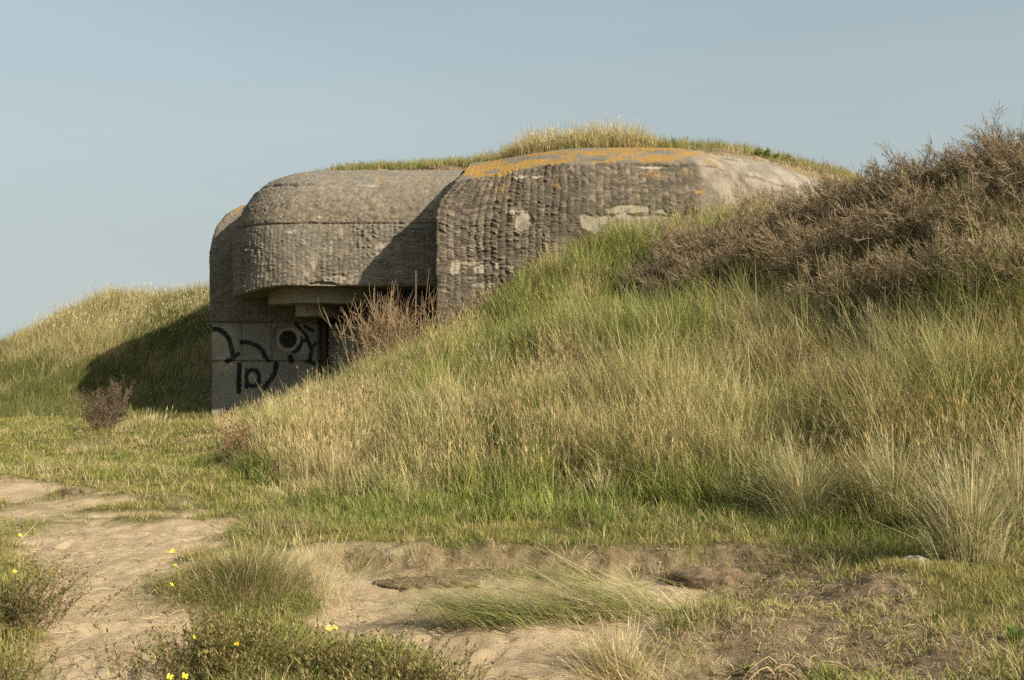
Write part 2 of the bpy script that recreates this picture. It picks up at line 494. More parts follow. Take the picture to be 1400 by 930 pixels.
def bez(p0, p1, p2, n=16):
    t = np.linspace(0, 1, n)[:, None]
    return list(map(tuple, (1 - t) ** 2 * np.array(p0) + 2 * t * (1 - t) * np.array(p1) + t * t * np.array(p2)))


def bark(u, v, seed, pu=.15, pv=.062, amp=1.0, ribw=.009):
    """relief of concrete cast against rough matting: vertical ribs broken into flakes"""
    uu = u + (fbm(u * 1.6, v * 1.1, seed) - .5) * .14 + (fbm(u * 7, v * 10, seed + 5, 3) - .5) * .13
    q = uu / pu; ci = np.floor(q); f = q - ci
    rib = 1 - np.abs(2 * f - 1) ** 2
    vv = v / pv + (_h(ci, ci * 0 + 3, seed) - .5) * 1.1 + (fbm(u * 3.2, v * 2.2, seed + 9, 4) - .5) * 5.0 + (fbm(u * 16, v * 12, seed + 12, 2) - .5) * 2.0
    fi = np.floor(vv); g = vv - fi
    rnd = .6 * vnoise(u / pu * .8, fi * 1.0, seed + 2) + .4 * _h(ci, fi, seed + 2)
    flake = sstep(0, .14, g) * (1 - g) ** .75 * (.15 + 1.3 * rnd ** 1.3)
    loc = .25 + 1.5 * fbm(u * 1.3, v * 1.3, seed + 40, 4)
    crumb = fbm(u * 22, v * 26, seed + 60, 3) - .5
    bark.tone = .2 * rnd + .8 * fbm(u * 14, v * 18, seed + 63, 3)
    return amp * loc * (ribw * rib + .023 * flake * (.5 + .5 * rib) + .016 * crumb)


def resample(pts, step):
    pts = np.array(pts, float)
    d = np.r_[0, np.cumsum(np.linalg.norm(np.diff(pts, axis=0), axis=1))]
    n = max(2, int(round(d[-1] / step)) + 1)
    s = np.linspace(0, d[-1], n)
    return s, np.stack([np.interp(s, d, pts[:, k]) for k in range(pts.shape[1])], 1)


def bez(p0, p1, p2, n=16):
    t = np.linspace(0, 1, n)[:, None]
    return list(map(tuple, (1 - t) ** 2 * np.array(p0) + 2 * t * (1 - t) * np.array(p1) + t * t * np.array(p2)))


def bark(u, v, seed, pu=.15, pv=.062, amp=1.0, ribw=.009):
    """relief of concrete cast against rough matting: vertical ribs broken into flakes"""
    uu = u + (fbm(u * 1.6, v * 1.1, seed) - .5) * .16 + (fbm(u * 8, v * 10, seed + 5, 3) - .5) * .06
    q = uu / pu; ci = np.floor(q); f = q - ci
    rib = 1 - np.abs(2 * f - 1) ** 2.5
    vv = v / pv + _h(ci, ci * 0 + 3, seed) * 5 + (fbm(u * 7, v * 5, seed + 9, 3) - .5) * 3.2 + (f - .5) * (_h(ci, ci * 0 + 8, seed) - .5) * 2.4
    fi = np.floor(vv); g = vv - fi
    rnd = _h(ci, fi, seed + 2)
    flake = sstep(0, .16, g) * (1 - g) ** .7 * (.1 + 1.2 * rnd)
    loc = .55 + .9 * fbm(u * .9, v * .9, seed + 40, 3)
    crumb = fbm(u * 16, v * 20, seed + 60, 3) - .5
    bark.tone = rnd * .65 + .35 * _h(ci, fi // 3, seed + 4)
    return amp * loc * (ribw * rib + .05 * flake * (.45 + .55 * rib) + .014 * crumb) + .012 * amp * (fbm(u * 3.5, v * 3.5, seed + 61, 3) - .5)


def shell(outer, ridge, profile, step_u, step_v, D):
    """outer/ridge plan curves with equal breakpoints, profile (inset, z); returns base grid"""
    both = np.c_[np.array(outer, float), np.array(ridge, float)]
    d = np.r_[0, np.cumsum(np.maximum(np.linalg.norm(np.diff(both[:, :2], axis=0), axis=1), 1e-4))]
    n = int(round(d[-1] / step_u)) + 1
    s = np.linspace(0, d[-1], n)
    B = np.stack([np.interp(s, d, both[:, k]) for k in range(4)], 1)
    v, pr = resample(profile, step_v)
    f = np.clip(pr[:, 0] / D, 0, 1)
    P = np.zeros((n, len(v), 3))
    P[:, :, 0] = B[:, 0:1] + (B[:, 2:3] - B[:, 0:1]) * f
    P[:, :, 1] = B[:, 1:2] + (B[:, 3:4] - B[:, 1:2]) * f
    P[:, :, 2] = pr[None, :, 1]
    U = np.repeat(s[:, None], len(v), 1); Vv = np.repeat(v[None], n, 0)
    return P, U, Vv


def normals(P):
    a = np.gradient(P, axis=0); b = np.gradient(P, axis=1)
    n = np.cross(a, b); n /= np.linalg.norm(n, axis=2, keepdims=True) + 1e-9
    return n


def seam(v, v0, u, seed, w=.018, wob=.06):
    """a narrow crack along v = v0"""
    c = v0 + (fbm(u * 1.5, u * 0 + seed, seed, 3) - .5) * wob * 2
    return np.exp(-((v - c) / w) ** 2)


def blob(X, Z, cx, cz, rx, rz, seed, rough=.8):
    r = np.hypot((X - cx) / rx, (Z - cz) / rz) + (fbm(X * 4, Z * 4, seed, 4) - .5) * rough * 1.6
    return 1 - sstep(.8, .98, r)


def soft(X, Z, cx, cz, rx, rz):
    return np.exp(-1.1 * (((X - cx) / rx) ** 2 + ((Z - cz) / rz) ** 2))


def finish(name, P, disp, attrs, parent, flip=False, label=None):
    nn = normals(P)
    if flip: nn = -nn
    Q = P + nn * disp[:, :, None]
    me = raw_mesh(name, Q.reshape(-1, 3), grid_tris(P.shape[0], P.shape[1], flip), None, {k: a.ravel() for k, a in attrs.items()}, smooth=True)
    o = link(name, me, M_CONC, parent)
    if label: o['label'] = label
    return o


bunker = empty('concrete_bunker', (0, 0, 0), 'half buried weathered concrete bunker with rounded roof, orange lichen and graffiti', 'bunker')

# --- right-hand casemate block
outer = [(-1.46, 27.0), (-1.52, 23.02)] + [(-1.50, 23.0), (3.5, 23.0)] + bez((3.5, 23.0), (4.0, 23.0), (4.35, 23.5))[1:] + [(11.7, 34.5)]
ridge = [(-.9, 27.6), (-.95, 27.6)] + [(-.94, 27.6), (3.2, 28.0)] + [(3.2 + .4 * k / 15, 28.0 + .3 * k / 15) for k in range(1, 16)] + [(9.0, 36.8)]
prof = [(0, -.8), (0, 3.6), (.03, 4.15), (.10, 4.6), (.25, 4.98), (.5, 5.3), (1.0, 5.58), (1.6, 5.80), (2.5, 5.97), (3.4, 6.06), (4.6, 6.1)]
P, U, V = shell(outer, ridge, prof, .018, .0145, 4.6)
X0, Y0, Z0 = P[..., 0].copy(), P[..., 1].copy(), P[..., 2].copy()
up = sstep(4.2, 5.6, Z0); le = 1 - sstep(-1.5, .6, X0)
P[..., 0] += .42 * up * le * sstep(22.5, 23.2, Y0)
P[..., 2] -= .30 * up * (1 - sstep(-1.6, 1.6, X0))
P[..., 2] += .07 * up * sstep(0, 2.5, X0) + .34 * up * sstep(3.8, 7, X0)
side = (U < 3.9)
right = sstep(3.75, 3.95, X0 + (fbm(Z0 * 3, Z0 * 0, 77) - .5) * .2)
corner_smooth = 1 - right
zc = 5.24 + .02 * X0 - .28 * (1 - sstep(-1.6, 1.0, X0))
above = sstep(0, .12, P[..., 2] - zc - (fbm(U * 2, V * 0, 71) - .5) * .12)
spall = np.maximum.reduce([blob(X0, Z0, wx(716, 23), wz(304, 23), .2, .22, 81), blob(X0, Z0, wx(845, 23), wz(306, 23), .95, .22, 82, .6),
                           blob(X0, Z0, wx(905, 23), wz(300, 23), .75, .2, 83, .5), blob(X0, Z0, wx(855, 23), wz(285, 23), .42, .1, 84)])
spall = np.maximum(spall, blob(X0, Z0, wx(930, 23), wz(318, 23), .8, .28, 85, .5))
chips = np.maximum.reduce([blob(X0, Z0, wx(a, 23), wz(b, 23), c, d, 90 + i, .7) for i, (a, b, c, d) in enumerate(
    [(622, 366, .1, .16), (640, 360, .28, .035), (655, 368, .14, .09), (680, 364, .06, .06), (660, 390, .25, .05), (735, 237, .16, .03), (708, 234, .2, .05), (893, 228, .3, .05), (700, 290, .12, .03)])])
tex = (1 - spall) * (1 - right * .72) * (1 - .8 * above) * np.where(side, .4, 1)
rough = .55 + .75 * sstep(.36, .64, fbm(U * 1.2, V * 1.0, 197, 4))
disp = (bark(U, V, 5, .15, .046, .95, .012) * rough + .018 * (fbm(U * 15, V * 20, 198, 4) - .5) + .022 * (fbm(U * 5, V * 5, 199, 3) - .5)) * tex - .022 * spall * (1 - right) + .04 * right * (fbm(U * 3, V * 4, 72) - .5) + .012 * (fbm(U * 25, V * 25, 74, 2) - .5) * right
tone = .31 + (bark.tone - .5) * 1.5 * tex - .25 * sstep(.5, .72, fbm(U * 1.6, V * .5, 196, 4)) * tex + .1 * above - .06 * right
disp -= .06 * np.exp(-((P[..., 2] - zc - (fbm(U * 2, V * 0, 71) - .5) * .12) / .022) ** 2) * sstep(.38, .5, fbm(U * .9, U * 0 + 2, 76))
disp -= .05 * np.exp(-((Z0 - wz(293, 23) - .02 * np.sin(X0 * 9) - (fbm(U * 3, V * 0, 75) - .5) * .15) / .02) ** 2) * sstep(2.2, 2.5, X0) * (1 - right)
lm = sstep(.27, .56, .05 * sstep(1, 3, X0) + fbm(X0 * 1.6 + 3, Y0 * 1.6 + Z0 * 2, 101, 4) * (.5 + .62 * sstep(.15, .7, 1 - np.abs(X0 - 1.5) / 4.6)))
lm = lm * sstep(-.02, .14, P[..., 2] - zc) * (1 - sstep(4.4, 6.5, X0)) * (1 - sstep(26.8, 27.4, Y0))
spots = np.maximum.reduce([soft(X0, P[..., 2], wx(a, 23.4), wz(b, 23.4), c * 1.3, d * 1.4) for i, (a, b, c, d) in enumerate(
    [(680, 238, .28, .1), (682, 262, .2, .1), (640, 226, .3, .1), (763, 255, .14, .1), (936, 238, .16, .09), (953, 265, .1, .08), (895, 240, .4, .1), (1003, 227, .1, .06), (1020, 230, .1, .05)])])
lichen = np.clip(lm * .84 + spots * .5, 0, 1) * (.30 + 1.25 * fbm(X0 * 5, Y0 * 3 + Z0 * 9, 132, 4))
pale = np.clip(np.maximum.reduce([spall * (.4 + .6 * sstep(.35, .6, fbm(X0 * 6, Z0 * 9, 134, 3))) * .8, chips * .8, right * (.12 + .42 * sstep(.3, .75, fbm(U * 2.2, V * 3, 133)))]), 0, 1)
grey = np.clip(.75 * above * fbm(U * 3, V * 3, 135), 0, 1)
finish('casemate_wall', P, disp, {'lichen': lichen, 'pale': pale, 'grey': grey, 'paint': lichen * 0, 'tone': tone}, bunker)

# --- overhanging hood
outer = [(-5.2, 33.0), (-6.45, 30.0), (-6.52, 27.7)] + bez((-6.52, 27.7), (-6.6, 24.5), (-4.35, 24.5), 24)[1:] + [(-1.3, 24.5)]
ridge = [(-3.9, 33.0), (-4.1, 30.2), (-4.1, 28.6)] + bez((-4.1, 28.6), (-4.1, 27.9), (-3.5, 27.9), 24)[1:] + [(-.9, 27.9)]
RIM = 2.86
prof = [(3.0, RIM + .02), (.02, RIM), (0, RIM + .02), (0, 3.55), (.03, 4.0), (.1, 4.35), (.26, 4.7), (.55, 5.07), (.95, 5.36), (1.5, 5.56), (2.2, 5.68), (3.4, 5.73)]
P, U, V = shell(outer, ridge, prof, .018, .0145, 3.4)
X0, Y0, Z0 = P[..., 0].copy(), P[..., 1].copy(), P[..., 2].copy()
P[..., 2] -= .17 * sstep(-4.9, -6.3, X0) * (1 - sstep(RIM, 3.7, Z0)) * sstep(30.5, 28.5, Y0) * np.where(V < 3.0, sstep(0, 2.2, V), 1)
under = V < 3.0
lvl = np.where(under, 0, 1.0)
up = sstep(4.4, 5.5, Z0)
zs = wz(305, 24.5)
arc = U
rough = .55 + .9 * sstep(.42, .62, fbm(U * 1.1, V * 1.1, 141, 3))
crumb = fbm(U * 17, V * 20, 191, 4) - .5
d1 = bark(U, V, 17, .11, .045, .8) * rough + .012 * crumb
t1 = bark.tone; d2 = bark(U * 1.0, V, 19, .12, .045, .35, .003) + .034 * crumb
mixb = sstep(zs - .05, zs + .05, Z0)
tone = np.where(under, .5, .56 + .12 * mixb + 1.2 * ((t1 - .5) * (1 - mixb) + (bark.tone - .5) * mixb) - .4 * soft(X0, Z0, wx(436, 24.5), wz(372, 24.5), .3, .28) * sstep(.4, .55, fbm(U * 6, V * 6, 192)))
disp = np.where(under, .03 * (fbm(U * 4, V * 4, 143) - .5), d1 * (1 - mixb) + d2 * mixb * (1 - .3 * up))
disp += .015 * (fbm(U * 2.5, V * 2.5, 144, 3) - .5)
slabs = sstep(.5, .53, fbm(U * 2.6, V * 2.3, 145, 3)) * (1 - mixb) * lvl
disp += .006 * slabs
disp -= lvl * .055 * np.exp(-((Z0 - zs - (fbm(U * 2, V * 0, 146) - .5) * .03) / .016) ** 2) * sstep(5.0, 6.4, U)
vc = 5.17 + (fbm(U * 1.8, V * 0, 147) - .5) * .16 - .35 * (1 - sstep(4.2, 7.6, U))
disp -= lvl * .07 * np.exp(-((Z0 - vc) / .024) ** 2) * (1 - sstep(9.3, 10.4, U))
# ragged bite out of the rim
bite = blob(X0, Z0, wx(438, 24.5), RIM, .35, .14, 148) * lvl
disp -= .06 * bite
chips = np.maximum.reduce([blob(X0, P[..., 2], wx(a, 24.7), wz(b, 24.7), c, d, 150 + i, .9) for i, (a, b, c, d) in enumerate(
    [(432, 358, .09, .3), (420, 375, .12, .1), (470, 383, .25, .07), (405, 318, .5, .05), (503, 251, .22, .03), (520, 340, .15, .2), (455, 340, .06, .2)])]) * lvl
streak = sstep(.55, .72, fbm(U * 5, V * .9, 153, 4)) * sstep(RIM, 3.1, Z0) * (1 - mixb) * lvl * (1 - sstep(10.2, 10.8, U))
pale = np.clip(.35 * under + chips * .7 * sstep(.35, .6, fbm(U * 12, V * 12, 154, 3)) + .22 * streak, 0, 1)  # underside brightened in its colour so it reads in the shade
grey = np.where(under, .5, np.clip(.45 * up + .5 * (1 - mixb) * fbm(U * 1.5, V * 1.5, 155), 0, 1))
lichen = sstep(.62, .72, fbm(U * 2.4, V * 3, 156, 4)) * sstep(4.95, 5.25, Z0) * .38
finish('hood', P, disp, {'lichen': lichen, 'pale': pale, 'grey': grey, 'paint': lichen * 0, 'tone': tone}, bunker)
hood = bunker.children[-1]


def soffit_step(left, right, front, z0, z1, seed):
    m = (left + right) / 2 - .25
    outer = [(left + .1, 30.2)] + bez((left, front + 2.2), (left - .05, front), (m, front), 16) + bez((m, front), (right - .3, front + .05), (right, front + 2.6), 16)[1:] + [(right + .1, 30.2)]
    c = (m + .2, front + 3.2)
    ridge = [(c[0] + .25 * (p[0] - c[0]), c[1] + .25 * (p[1] - c[1])) for p in outer]
    P, U, V = shell(outer, ridge, [(2.5, z0), (.03, z0), (0, z0 + .03), (0, z1)], .03, .03, 2.5)
    d = .03 * (fbm(U * 5, V * 5, seed) - .5) - .05 * sstep(.62, .7, fbm(U * 1.7, V * 3, seed + 1, 3))
    g = np.full(U.shape, .9); z = g * 0
    return finish('soffit_step', P, d, {'lichen': .3 * sstep(.6, .75, fbm(U * 3, V * 5, seed + 2)), 'pale': .6 + .4 * fbm(U * 2, V * 6, seed + 3), 'grey': g, 'paint': z, 'tone': z + .5}, hood)  # pale colour stands in for warm light on these shaded steps


soffit_step(wx(362, 26.5), wx(560, 27.5), 25.3, wz(415, 25.4), RIM + .01, 161)
soffit_step(wx(402, 27), wx(495, 28), 26.1, wz(433, 26.2), wz(415, 25.4) + .01, 171)

# --- left wing wall with painted arcs
WY = 27.5
outer = [(wx(289, WY), 35.0), (wx(289, WY), WY + .04), (wx(289, WY) + .04, WY), (wx(433, WY), WY), (wx(433, WY) + .05, WY + .06), (wx(433, WY) + .25, 29.5)]
ridge = [(-6.2, 35.0), (-6.2, WY + 1.5), (-6.18, WY + 1.5), (wx(433, WY), WY + 1.5), (wx(433, WY) + .05, WY + 1.52), (wx(433, WY) + .3, 29.9)]
prof = [(0, -.9), (0, 3.75), (.04, 4.05), (.16, 4.42), (.4, 4.75), (.75, 4.97), (1.5, 5.07)]
P, U, V = shell(outer, ridge, prof, .016, .016, 1.5)
X0, Y0, Z0 = P[..., 0].copy(), P[..., 1].copy(), P[..., 2].copy()
za, zb, zd = wz(440, WY), wz(495, WY), wz(541, WY)
frontm = (np.abs(Y0 - WY) < 1.6) & (X0 > wx(291, WY))
hi = sstep(za - .02, za + .02, Z0)
disp = bark(U, V, 23, .17, .07, .5) * hi + (1 - hi) * (.02 * (fbm(U * 5, V * 5, 181) - .5) + .006 * np.sin(U * 42) * sstep(.5, .6, fbm(U * 1.2, V * 1.2, 182)))
tone = .5 + .5 * (bark.tone - .5) * hi + (1 - hi) * .9 * (fbm(U * 3, V * 1.2, 189, 5) - .55)
disp += .05 * hi
for zz in (zb,):
    disp -= .05 * np.exp(-((Z0 - zz) / .025) ** 2)
    disp += .03 * np.exp(-((Z0 - zz - .06) / .03) ** 2)
disp -= .06 * np.exp(-((Z0 - za + .02) / .02) ** 2)
disp += .012 * (1 - sstep(zd - .03, zd + .03, Z0)) + .03 * (fbm(U * 6, V * 6, 183) - .5) * (1 - sstep(zd - .1, zd, Z0))
midband = sstep(zb - .03, zb, Z0) * (1 - sstep(za - .03, za, Z0))
for px in (331, 372):
    disp -= .045 * np.exp(-((X0 - wx(px, WY)) / .018) ** 2) * midband * frontm
lowband = sstep(zd - .03, zd, Z0) * (1 - sstep(zb - .03, zb, Z0))
disp -= .05 * np.exp(-((X0 - wx(328, WY)) / .02) ** 2) * lowband
panel = (1 - sstep(-.03, .03, np.maximum(np.abs(X0 - wx(393, WY)) - .33, np.abs(Z0 - wz(464, WY)) - .30)))
disp -= .07 * panel * frontm
PXm = X0 / WY * F + CX; PYm = CY - (Z0 - EYE) / WY * F       # wall coordinates for the lettering


def stroke(pts, w, seed):
    d = np.full(PXm.shape, 1e9)
    pts = np.array(pts, float)
    for a, b in zip(pts[:-1], pts[1:]):
        e = b - a; t = np.clip(((PXm - a[0]) * e[0] + (PYm - a[1]) * e[1]) / (e @ e), 0, 1)
        d = np.minimum(d, np.hypot(PXm - a[0] - t * e[0], PYm - a[1] - t * e[1]))
    w = w * 1.12
    return 1 - sstep(w * .5 - .7, w * .5 + .9, d + (fbm(PXm * .5, PYm * .5, seed, 2) - .5) * 1.6)


def arcp(cx, cy, rx, ry, a0, a1, n=18):
    return [(cx + rx * math.cos(math.radians(a)), cy - ry * math.sin(math.radians(a))) for a in np.linspace(a0, a1, n)]


strokes = [stroke([(289, 450)] + arcp(292, 478, 24, 28, 85, 5) + [(319, 490), (310, 494)], 6, 1), stroke([(318, 489), (326, 484)], 5, 2),
           stroke([(330, 468)] + arcp(332, 490, 30, 22, 82, 8), 5.5, 3), stroke([(362, 486), (367, 493)], 5, 4),
           stroke([(327, 499), (326, 535)], 6, 5), stroke(arcp(345.5, 517, 9, 11.5, 0, 360), 5, 6), stroke([(337, 506), (337, 530)], 4.5, 16),
           stroke([(377, 497)] + arcp(352, 500, 25, 28, 5, -50) + [(362, 530)], 6, 7),
           stroke(arcp(393, 464, 5, 5, 0, 360), 13, 8), stroke(arcp(397, 466, 15, 16, -75, 15), 4, 9), stroke([(405, 478), (414, 466), (418, 466)], 4, 10),
           stroke([(404, 443), (418, 458), (426, 478), (424, 492)], 4.5, 11), stroke([(416, 446), (428, 452)], 4, 12), stroke([(397, 488), (398, 493)], 7, 13), stroke([(424, 476), (432, 470)], 3.5, 14), stroke([(418, 494), (432, 498)], 3.5, 15)]
paint = np.clip(np.maximum.reduce(strokes) * (.72 + .5 * fbm(PXm * .45, PYm * .3, 195, 3)), 0, .96) * (np.abs(Y0 - WY) < .02)
halo = 1.6 * (1 - sstep(15, 19, np.hypot(PXm - 394, PYm - 464))) * frontm
grey = np.clip(.25 * hi * fbm(U * 2, V * 2, 185) + (1 - hi) * (.55 + .4 * fbm(U * 2, V * 2, 186)), 0, 1)
pale = np.clip(.45 * halo + (1 - hi) * (.04 + .6 * sstep(.52, .75, fbm(U * 3, V * 1.5, 187, 5))), 0, 1)
lichen = sstep(.48, .6, fbm(U * 3, V * 4, 188, 4)) * sstep(4.65, 4.95, Z0) * .9
finish('wing_wall', P, disp, {'lichen': lichen, 'pale': pale, 'grey': grey, 'paint': paint, 'tone': tone}, bunker)


def brick_material():
    m, t, out = nt('whitewashed_brick')
    tc = N(t, 'ShaderNodeTexCoord')
    mp = N(t, 'ShaderNodeMapping'); mp.inputs['Rotation'].default_value = (math.pi / 2, 0, 0); t.links.new(tc.outputs['Object'], mp.inputs['Vector'])
    bt = N(t, 'ShaderNodeTexBrick'); t.links.new(mp.outputs[0], bt.inputs['Vector'])
    for k, v in (('Scale', 1.0), ('Brick Width', .22), ('Row Height', .075), ('Mortar Size', .009), ('Mortar Smooth', .3)): bt.inputs[k].default_value = v
    bt.inputs['Color1'].default_value = (.5, .45, .37, 1); bt.inputs['Color2'].default_value = (.40, .35, .28, 1); bt.inputs['Mortar'].default_value = (.16, .14, .11, 1)
    no = N(t, 'ShaderNodeTexNoise'); no.inputs['Scale'].default_value = 6; t.links.new(tc.outputs['Object'], no.inputs['Vector'])
    c = mixc(t, .7, bt.outputs['Color'], ramp(t, no.outputs[0], [(.3, (.6, .58, .55)), (.7, (1.1, 1.1, 1.1))]), 'MULTIPLY')
    p = N(t, 'ShaderNodeBsdfPrincipled'); p.inputs['Roughness'].default_value = .9
    t.links.new(c, p.inputs['Base Color'])
    b = N(t, 'ShaderNodeBump'); b.inputs['Strength'].default_value = .8; b.inputs['Distance'].default_value = .01; b.invert = True
    t.links.new(bt.outputs['Fac'], b.inputs['Height']); t.links.new(b.outputs[0], p.inputs['Normal'])
    t.links.new(p.outputs[0], out.inputs[0])
    return m


def box_mesh(name, x0, x1, y0, y1, z0, z1):
    V = np.array([(x, y, z) for x in (x0, x1) for y in (y0, y1) for z in (z0, z1)], float)
    T = np.array([(0, 1, 3, 2), (4, 6, 7, 5), (0, 4, 5, 1), (2, 3, 7, 6), (0, 2, 6, 4), (1, 5, 7, 3)])
    return raw_mesh(name, V, T)


b = link('brick_infill', box_mesh('brick_infill', -4.62, -3.55, 27.95, 28.3, -.8, wz(444, 28)), brick_material(), bunker)
b['label'] = 'whitewashed brick infill in the gun opening'

# dark inner chamber: back wall, ceiling follows the hood underside
def plain_conc(name, *b_):
    V = box_mesh(name, *b_)
    for k in ('lichen', 'pale', 'grey', 'paint', 'tone'): V.attributes.new(k, 'FLOAT', 'POINT')
    return link(name, V, M_CONC, bunker)


plain_conc('chamber_wall', -6.3, 7, 31.0, 31.5, -.9, 5.2)
plain_conc('chamber_floor', -4.4, 5, 28.4, 31.0, -.9, .2)

# rusty edge iron along the opening
def rust_material():
    m, t, out = nt('rusty_iron')
    tc = N(t, 'ShaderNodeTexCoord'); no = N(t, 'ShaderNodeTexNoise'); no.inputs['Scale'].default_value = 14; no.inputs['Detail'].default_value = 6
    t.links.new(tc.outputs['Object'], no.inputs['Vector'])
    c = ramp(t, no.outputs[0], [(.3, (.03, .017, .012)), (.7, (.075, .042, .027))])
    p = N(t, 'ShaderNodeBsdfPrincipled'); p.inputs['Roughness'].default_value = .85
    t.links.new(c, p.inputs['Base Color']); t.links.new(p.outputs[0], out.inputs[0])
    return m


link('jamb', box_mesh('jamb', wx(434, WY) + .06, wx(434, WY) + .19, 27.6, 27.95, -.8, wz(434, 27.6)), rust_material(), bunker)

# ------------------------------------------------------------------ soil on the roof
RX = np.array([-4.7, -3.6, -2.2, -1.1, -.4, .6, 1.6, 2.8, 3.8, 4.6, 5.6, 6.8, 8.2, 9.6, 11])
RYF = np.array([26.7, 26.5, 26.5, 26.4, 26.3, 25.9, 25.7, 25.8, 26.2, 26.9, 28.0, 29.4, 30.8, 32.2, 33.5])   # front edge
RZF = np.array([5.66, 5.76, 5.80, 5.84, 5.84, 5.94, 6.0, 6.04, 6.10, 6.20, 6.30, 6.36, 6.36, 6.3, 6.1])
RH = np.array([.05, .16, .2, .22, .34, .30, .26, .28, .36, .40, .34, .34, .36, .36, .3])


def roof_pt(X, w):
    yf = np.interp(X, RX, RYF) + (fbm(X * 1.3, X * 0, 201, 3) - .5) * .5
    zf = np.interp(X, RX, RZF); h = np.interp(X, RX, RH)
    Y = yf + w * 4.5
    z = zf - .12 + (h + .12) * np.sin(np.clip(w * 2.2, 0, 1) * np.pi / 2) ** .7 - sstep(.6, 1, w) * (h + 1.2)
    z = z + (fbm(X * 2.5, Y * 2.5, 202, 3) - .5) * .15 * sstep(0, .1, w) - .6 * (1 - sstep(-.004, .018, w))
    return np.stack([X, Y, z], -1)


rx = np.linspace(-4.7, 11, 260); rw = np.r_[-.004, np.linspace(0, 1, 80)[:59]]
A, B = np.meshgrid(rx, rw, indexing='ij')
P = roof_pt(A, B)
me = raw_mesh('roof_soil', P.reshape(-1, 3), grid_tris(260, 60), None, {'sand': np.zeros(260 * 60), 'soil': np.ones(260 * 60) * .9}, smooth=True)
soil_o = tag(link('roof_soil', me, ground.data.materials[0]), 'thin brown soil blown over the bunker roof', 'soil', kind='structure')

# ------------------------------------------------------------------ grass
GREEN = np.array([.175, .225, .04]); DKGREEN = np.array([.085, .12, .025]); YGREEN = np.array([.36, .345, .08])
OLIVE = np.array([.26, .235, .085]); STRAW = np.array([.70, .56, .29]); PALE = np.array([.74, .64, .41]); TAN = np.array([.48, .35, .185])
BROWN = np.array([.19, .12, .065]); GREYGRN = np.array([.29, .30, .155])


def mixcol(a, b, t): return a[None] * (1 - t[:, None]) + b[None] * t[:, None]


def frustum_ok(X, Y, m=3.6): return np.abs(X) < Y * .46 + m


def scatter(n, dens, xr, yr, near=3.0):
    """plan points, weighted by dens(X,Y) and denser where they show larger"""
    out = []; got = 0
    for _ in range(400):
        Y = yr[0] + (yr[1] - yr[0]) * rng.random(60000); X = xr[0] + (xr[1] - xr[0]) * rng.random(60000)
        k = rng.random(60000) < dens(X, Y) * np.clip((yr[0] / Y) ** 1.1, 0, 1)
        k &= frustum_ok(X, Y)
        out.append(np.stack([X[k], Y[k]], 1)); got += k.sum()
        if got >= n: break
    return np.concatenate(out)[:n]


def in_bunker(X, Y):
    a = (X > -1.55) & (X < 3.9 + (Y - 23) * .66) & (Y > 22.98)
    b_ = (X > -6.5) & (X < -1.4) & (Y > 24.45 + 0) & (poly_sd(X, Y, [(-6.5, 27.6), (-6.3, 26), (-5.6, 25), (-4.3, 24.5), (-1.4, 24.5), (-1.4, 35), (-6.5, 35)]) < 0)
    c = (X > wx(289, WY) - .05) & (X < -4) & (Y > WY - .05)
    return a | c | (b_ & (Y > 25.5))


def pick(X, Y):
    """colour character of the slope: green share, straw share, brown share"""
    px = X / Y * F + CX                                  # bearing, used only to lay out plant patches along the slope
    return px


def hash01(n): return rng.random(n)


# fixed plan anchors for the patches (x, y, radius, kind)
def patch(X, Y, cx, cy, rx, ry): return np.exp(-((X - cx) / rx) ** 2 - ((Y - cy) / ry) ** 2)


def slope_mix(X, Y):
    n1 = fbm(X * .55, Y * .38, 301, 3); n2 = fbm(X * 1.5, Y * 1.1, 302, 3)
    g = .42 + 2.0 * (n1 - .5) + .7 * (n2 - .5)
    g += .55 * patch(X, Y, -.3, 19.5, 2.2, 3.0) + .35 * patch(X, Y, -1.8, 18, 1.6, 2.4) + .7 * patch(X, Y, 0, 10.4, 4.5, .9) + .3 * patch(X, Y, -.3, 13, 1.6, 1.5)
    g -= .35 * patch(X, Y, 2.0, 15, 1.0, 3.5) + .4 * patch(X, Y, 4.6, 13.0, 1.8, 1.6) + .25 * patch(X, Y, -3.6, 16.5, 1.4, 2.6)
    g += .35 * patch(X, Y, 5.0, 10.8, 1.2, 1.0)
    b = .12 + .9 * (fbm(X * .9 + 5, Y * .7, 303, 3) - .5) + .45 * patch(X, Y, -3.7, 15.8, 1.2, 2.0) + .2 * patch(X, Y, 3.8, 14, 1, 1)
    return np.clip(g, 0, 1), np.clip(b, 0, 1)


# --- tall grass on the right-hand dune
def toe_line(X): return np.interp(X, [-9, -6.5, -5.2, -3.6, -2.6, -1.2, 0, 1.3, 2.5, 3.6, 4.6, 7], [28, 25, 19.5, 14.5, 12.6, 11.5, 10.9, 10.6, 10.0, 9.2, 8.3, 6.5])


def dens_slope(X, Y):
    d = sstep(-.5, .7, Y - toe_line(X) + (fbm(X * 1.5, Y * 1.5, 305, 3) - .5) * 1.6)
    d = d * (1 - in_bunker(X, Y)) * (1 - sstep(23.5, 25.0, Y))
    d = d * (.14 + .86 * sstep(.36, .56, fbm(X * 1.9, Y * 1.9, 306, 3)))
    return d


